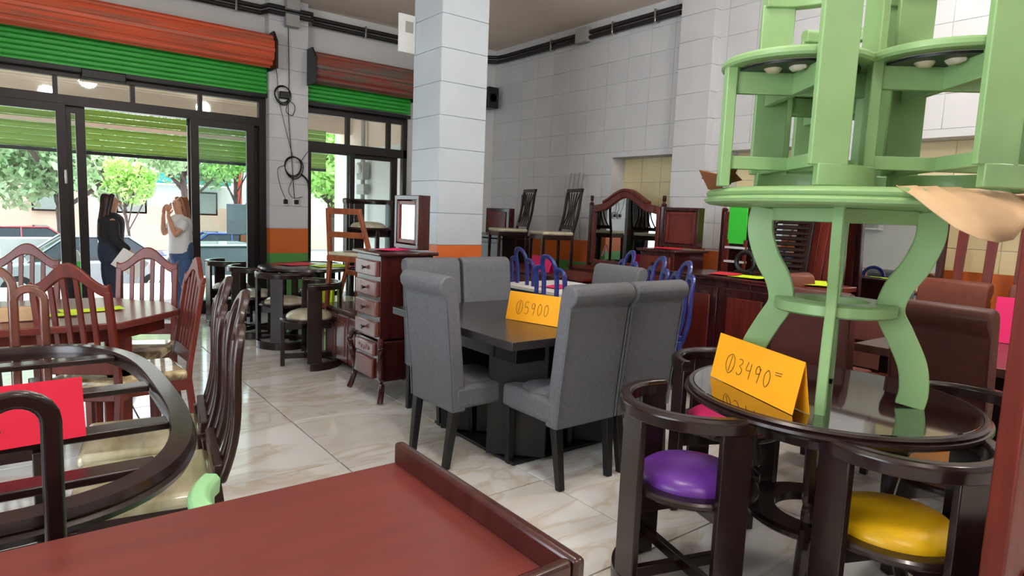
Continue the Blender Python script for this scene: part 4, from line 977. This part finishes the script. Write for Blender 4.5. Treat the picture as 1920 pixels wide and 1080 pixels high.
MB().box((0, 0, .0), (.12, .26, .30)).done('meter_box', greybox, t, bevel=.01); MB().cyl((-.07, 0, .03), (-.11, 0, .03), .08, .08, 20).done('dial', whitep, t); MB().cyl((0, 0, -1.2), (0, 0, .9), .04, .04, 10).done('pipe', greybox, t); MB().box((0, 0, -.32), (.10, .30, .18)).done('lower_box', greybox, t, bevel=.01)
win_d = mat('car_window_glass', (44, 52, 58), .08, vary=.1); rubber = mat('tyre_rubber', (28, 28, 28), .8)
def car(label, loc, rz, col, L_=4.1, W=1.68, hatch=False):
    t = thing('car', label, 'car', loc, rz)
    body = [(-L_ / 2, .30), (-L_ / 2 + .02, .62), (-L_ / 2 + .25, .80), (-L_ / 2 + 1.05, .90), (L_ / 2 - .8, .92), (L_ / 2 - .1, .86), (L_ / 2, .55), (L_ / 2 - .04, .28), (L_ / 2 - .4, .22), (-L_ / 2 + .4, .22)]
    MB().prism(body, 'y', -W / 2, W / 2).done('body', col, t, bevel=.07, seg=3)
    a, b_, c, d = -L_ / 2 + .95, -L_ / 2 + 1.65, L_ / 2 - 1.25, L_ / 2 - .55
    g = MB(); wb, wt = W / 2 - .06, W / 2 - .24
    vs = [g.b.verts.new(p) for p in ((a, -wb, .88), (d, -wb, .88), (d, wb, .88), (a, wb, .88), (b_, -wt, 1.42), (c, -wt, 1.42), (c, wt, 1.42), (b_, wt, 1.42))]
    for f in ((0, 1, 5, 4), (1, 2, 6, 5), (2, 3, 7, 6), (3, 0, 4, 7), (4, 5, 6, 7), (3, 2, 1, 0)): g.b.faces.new([vs[i] for i in f])
    g.done('greenhouse', win_d, t, bevel=.03)
    MB().box(((b_ + c) / 2, 0, 1.425), (c - b_ + .08, 2 * wt + .04, .04)).done('roof', col, t, bevel=.018)
    for s_ in (-1, 1):
        for (x0, x1) in ((a, b_), (d, c), ((a + d) / 2, (b_ + c) / 2)): MB().bar((x0, s_ * wb, .89), (x1, s_ * wt, 1.42), .07, .03, (1, 0, 0)).done('window_post', col, t)
    for sx in (-1, 1):
        for sy in (-1, 1):
            wh = MB().cyl((sx * L_ * .31, sy * (W / 2 - .16), .31), (sx * L_ * .31, sy * (W / 2 + .01), .31), .31, .31, 24).done('wheel', rubber, t, bevel=.02)
            MB().cyl((sx * L_ * .31, sy * (W / 2 + .0), .31), (sx * L_ * .31, sy * (W / 2 + .02), .31), .19, .17, 16).done('hubcap', chrome, wh)
    for sy in (-1, 1):
        MB().blob((-L_ / 2 + .08, sy * .62, .66), (.07, .16, .08)).done('headlight', whitep, t); MB().blob((L_ / 2 - .03, sy * .66, .72), (.05, .12, .08)).done('tail_light', paperR, t)
    return t
cw = mat('white_car_paint', (232, 234, 236), .2, vary=.02, coat=1); cs_ = mat('silver_car_paint', (150, 156, 160), .25, .4, vary=.03, coat=1); cr = mat('red_car_paint', (200, 60, 76), .25, vary=.03, coat=1); cbl = mat('blue_car_paint', (40, 70, 170), .25, vary=.05, coat=1)
car('white car parked just outside behind the arch-backed chair', (3.35, 14.4, -.9), PI / 2 + .08, cw)
car('silver car parked across behind the woman in black', (1.15, 17.6, -.9), .04, cs_)
car('red car parked at the far left behind the door glass', (-.2, 22.5, -.9), .02, cr)
car('blue car parked between the two women in the distance', (4.6, 19.8, -.9), -.1, cbl)
car('white car parked farther down the street behind the left window', (8.6, 17.6, -.9), .05, cw)
leafm = mat('hazed_green_leaves', (150, 186, 130), .6, rgb2=(204, 222, 180), scale=1.5); leafb = mat('hazed_bright_leaves', (136, 196, 84), .6, rgb2=(204, 230, 140), scale=1.5); bark = mat('tree_bark', (96, 82, 76), .9, vary=.2, scale=8)  # leaf colours made paler to imitate haze through the door glass
def tree(label, loc, h, r, leaf, n, seed, trunk=.09):
    rr = random.Random(seed); t = thing('street_tree', label, 'tree', loc)
    b = MB(); b.tube(spline([(0, 0, 0), (.05, 0, h * .3), (-.04, .05, h * .55), (0, 0, h * .7)]), trunk, 8)
    for k in range(6):
        a = k * 1.05; b.tube(spline([(0, 0, h * (.38 + .04 * k)), (.35 * r * math.cos(a), .35 * r * math.sin(a), h * (.55 + .03 * k)), (.7 * r * math.cos(a), .7 * r * math.sin(a), h * (.74 + .03 * k))]), trunk * .45, 6)
    b.done('trunk', bark, t)
    vs = []; fs = []
    cl = [(rr.uniform(-.6, .6) * r, rr.uniform(-.6, .6) * r, h * .78 + rr.uniform(-.35, .35) * r, r * rr.uniform(.28, .5)) for _ in range(14)]
    for _ in range(n):
        c = rr.choice(cl); d = Vector((rr.gauss(0, 1), rr.gauss(0, 1), rr.gauss(0, 1))).normalized() * c[3] * rr.uniform(.6, 1)
        p = Vector(c[:3]) + d; s_ = rr.uniform(.06, .12) * (r / 1.5) ** .5
        u = Vector((rr.gauss(0, 1), rr.gauss(0, 1), rr.gauss(0, 1))).normalized(); v = u.cross(Vector((rr.gauss(0, 1), rr.gauss(0, 1), rr.gauss(0, 1)))).normalized()
        i = len(vs); vs += [p - u * s_, p + v * s_ * .5, p + u * s_, p - v * s_ * .5]; fs.append((i, i + 1, i + 2, i + 3))
    me = bpy.data.meshes.new('foliage'); me.from_pydata(vs, [], fs); me.materials.append(leaf); o = bpy.data.objects.new('foliage', me); C.objects.link(o); o.parent = t; o['kind'] = 'stuff'
tree('large haze-paled street tree behind the left door panel', (1.0, 24, -.9), 4.9, 3.0, leafm, 11000, 1, .16)
tree('haze-paled street tree over the woman in black', (5.2, 28, -.9), 5.6, 2.6, leafm, 8000, 2, .12)
tree('small bright tree between the two women', (2.35, 20.5, -.9), 3.6, .85, leafb, 2500, 3, .04)
tree('small bright tree behind the right door panel', (5.5, 21.5, -.9), 4.6, 1.1, leafb, 3000, 4, .05)
tree('bright green tree filling the second shop window', (8.2, 20.5, -.9), 5.0, 2.3, leafb, 8000, 5, .12)
t = thing('far_building', 'pale building across the street with teal awning and red post', 'building', (4, 34, -.9))
bw = mat('peach_plaster', (236, 196, 176), .8, vary=.05, scale=1); bw2 = mat('white_plaster', (236, 234, 230), .8, vary=.04, scale=1)
MB().box((-8, 0, 2.0), (14, 1, 4)).done('wall', bw, t); MB().box((6, 0, 1.5), (14, 1.2, 3)).done('wall', bw2, t); MB().box((4.2, -.3, 1.0), (10, .8, 2.0)).done('low_wall', bw, t)
MB().box((2.2, -1.0, 3.3), (3.6, 1.4, .45)).done('awning', mat('teal_canvas', (60, 170, 170), .7), t, bevel=.03)
MB().box((4.3, -1.6, 2.2), (.30, .30, 4.6)).done('post', mat('red_paint', (214, 60, 50), .6), t)
for k in range(7): 
    wd_ = MB().box((-12 + 3.0 * k, -.65, 2.2), (1.2, .1, 1.1)).done('window', bronze, t); MB().box((0, 0, 0), (1.05, .04, .95)).done('pane', greybox, wd_, loc=(-12 + 3.0 * k, -.69, 2.2))
t = thing('planter', 'grey concrete planter wall behind the left glass door', 'planter', (.35, 18.9, -.9)); MB().box((0, 0, .65), (1.5, .5, 1.3)).done('body', pav, t, bevel=.02)
t = thing('street_sign', 'dark grey notice board and bench on the pavement behind the right door', 'sign', (4.35, 16.8, -.9)); MB().box((0, 0, 1.9), (.62, .06, .75)).done('board', mat('slate_board', (92, 98, 104), .6), t, bevel=.01); MB().box((0, .0, .8), (.06, .05, 1.6)).done('post', bronze, t); MB().box((.35, 0, 1.42), (.7, .2, .18)).done('bench_top', cardb2, t, bevel=.01)
t = thing('window_seat', 'bright green and red bucket items behind the left door glass', 'bucket', (.52, 9.6, -.01)); MB().lathe([(0, 0), (.12, 0), (.15, .5), (.13, .62), (0, .62)], n=20).done('body', paperG, t); MB().lathe([(0, .62), (.1, .62), (.04, .75), (0, .75)], n=16).done('lid', whitep, t)
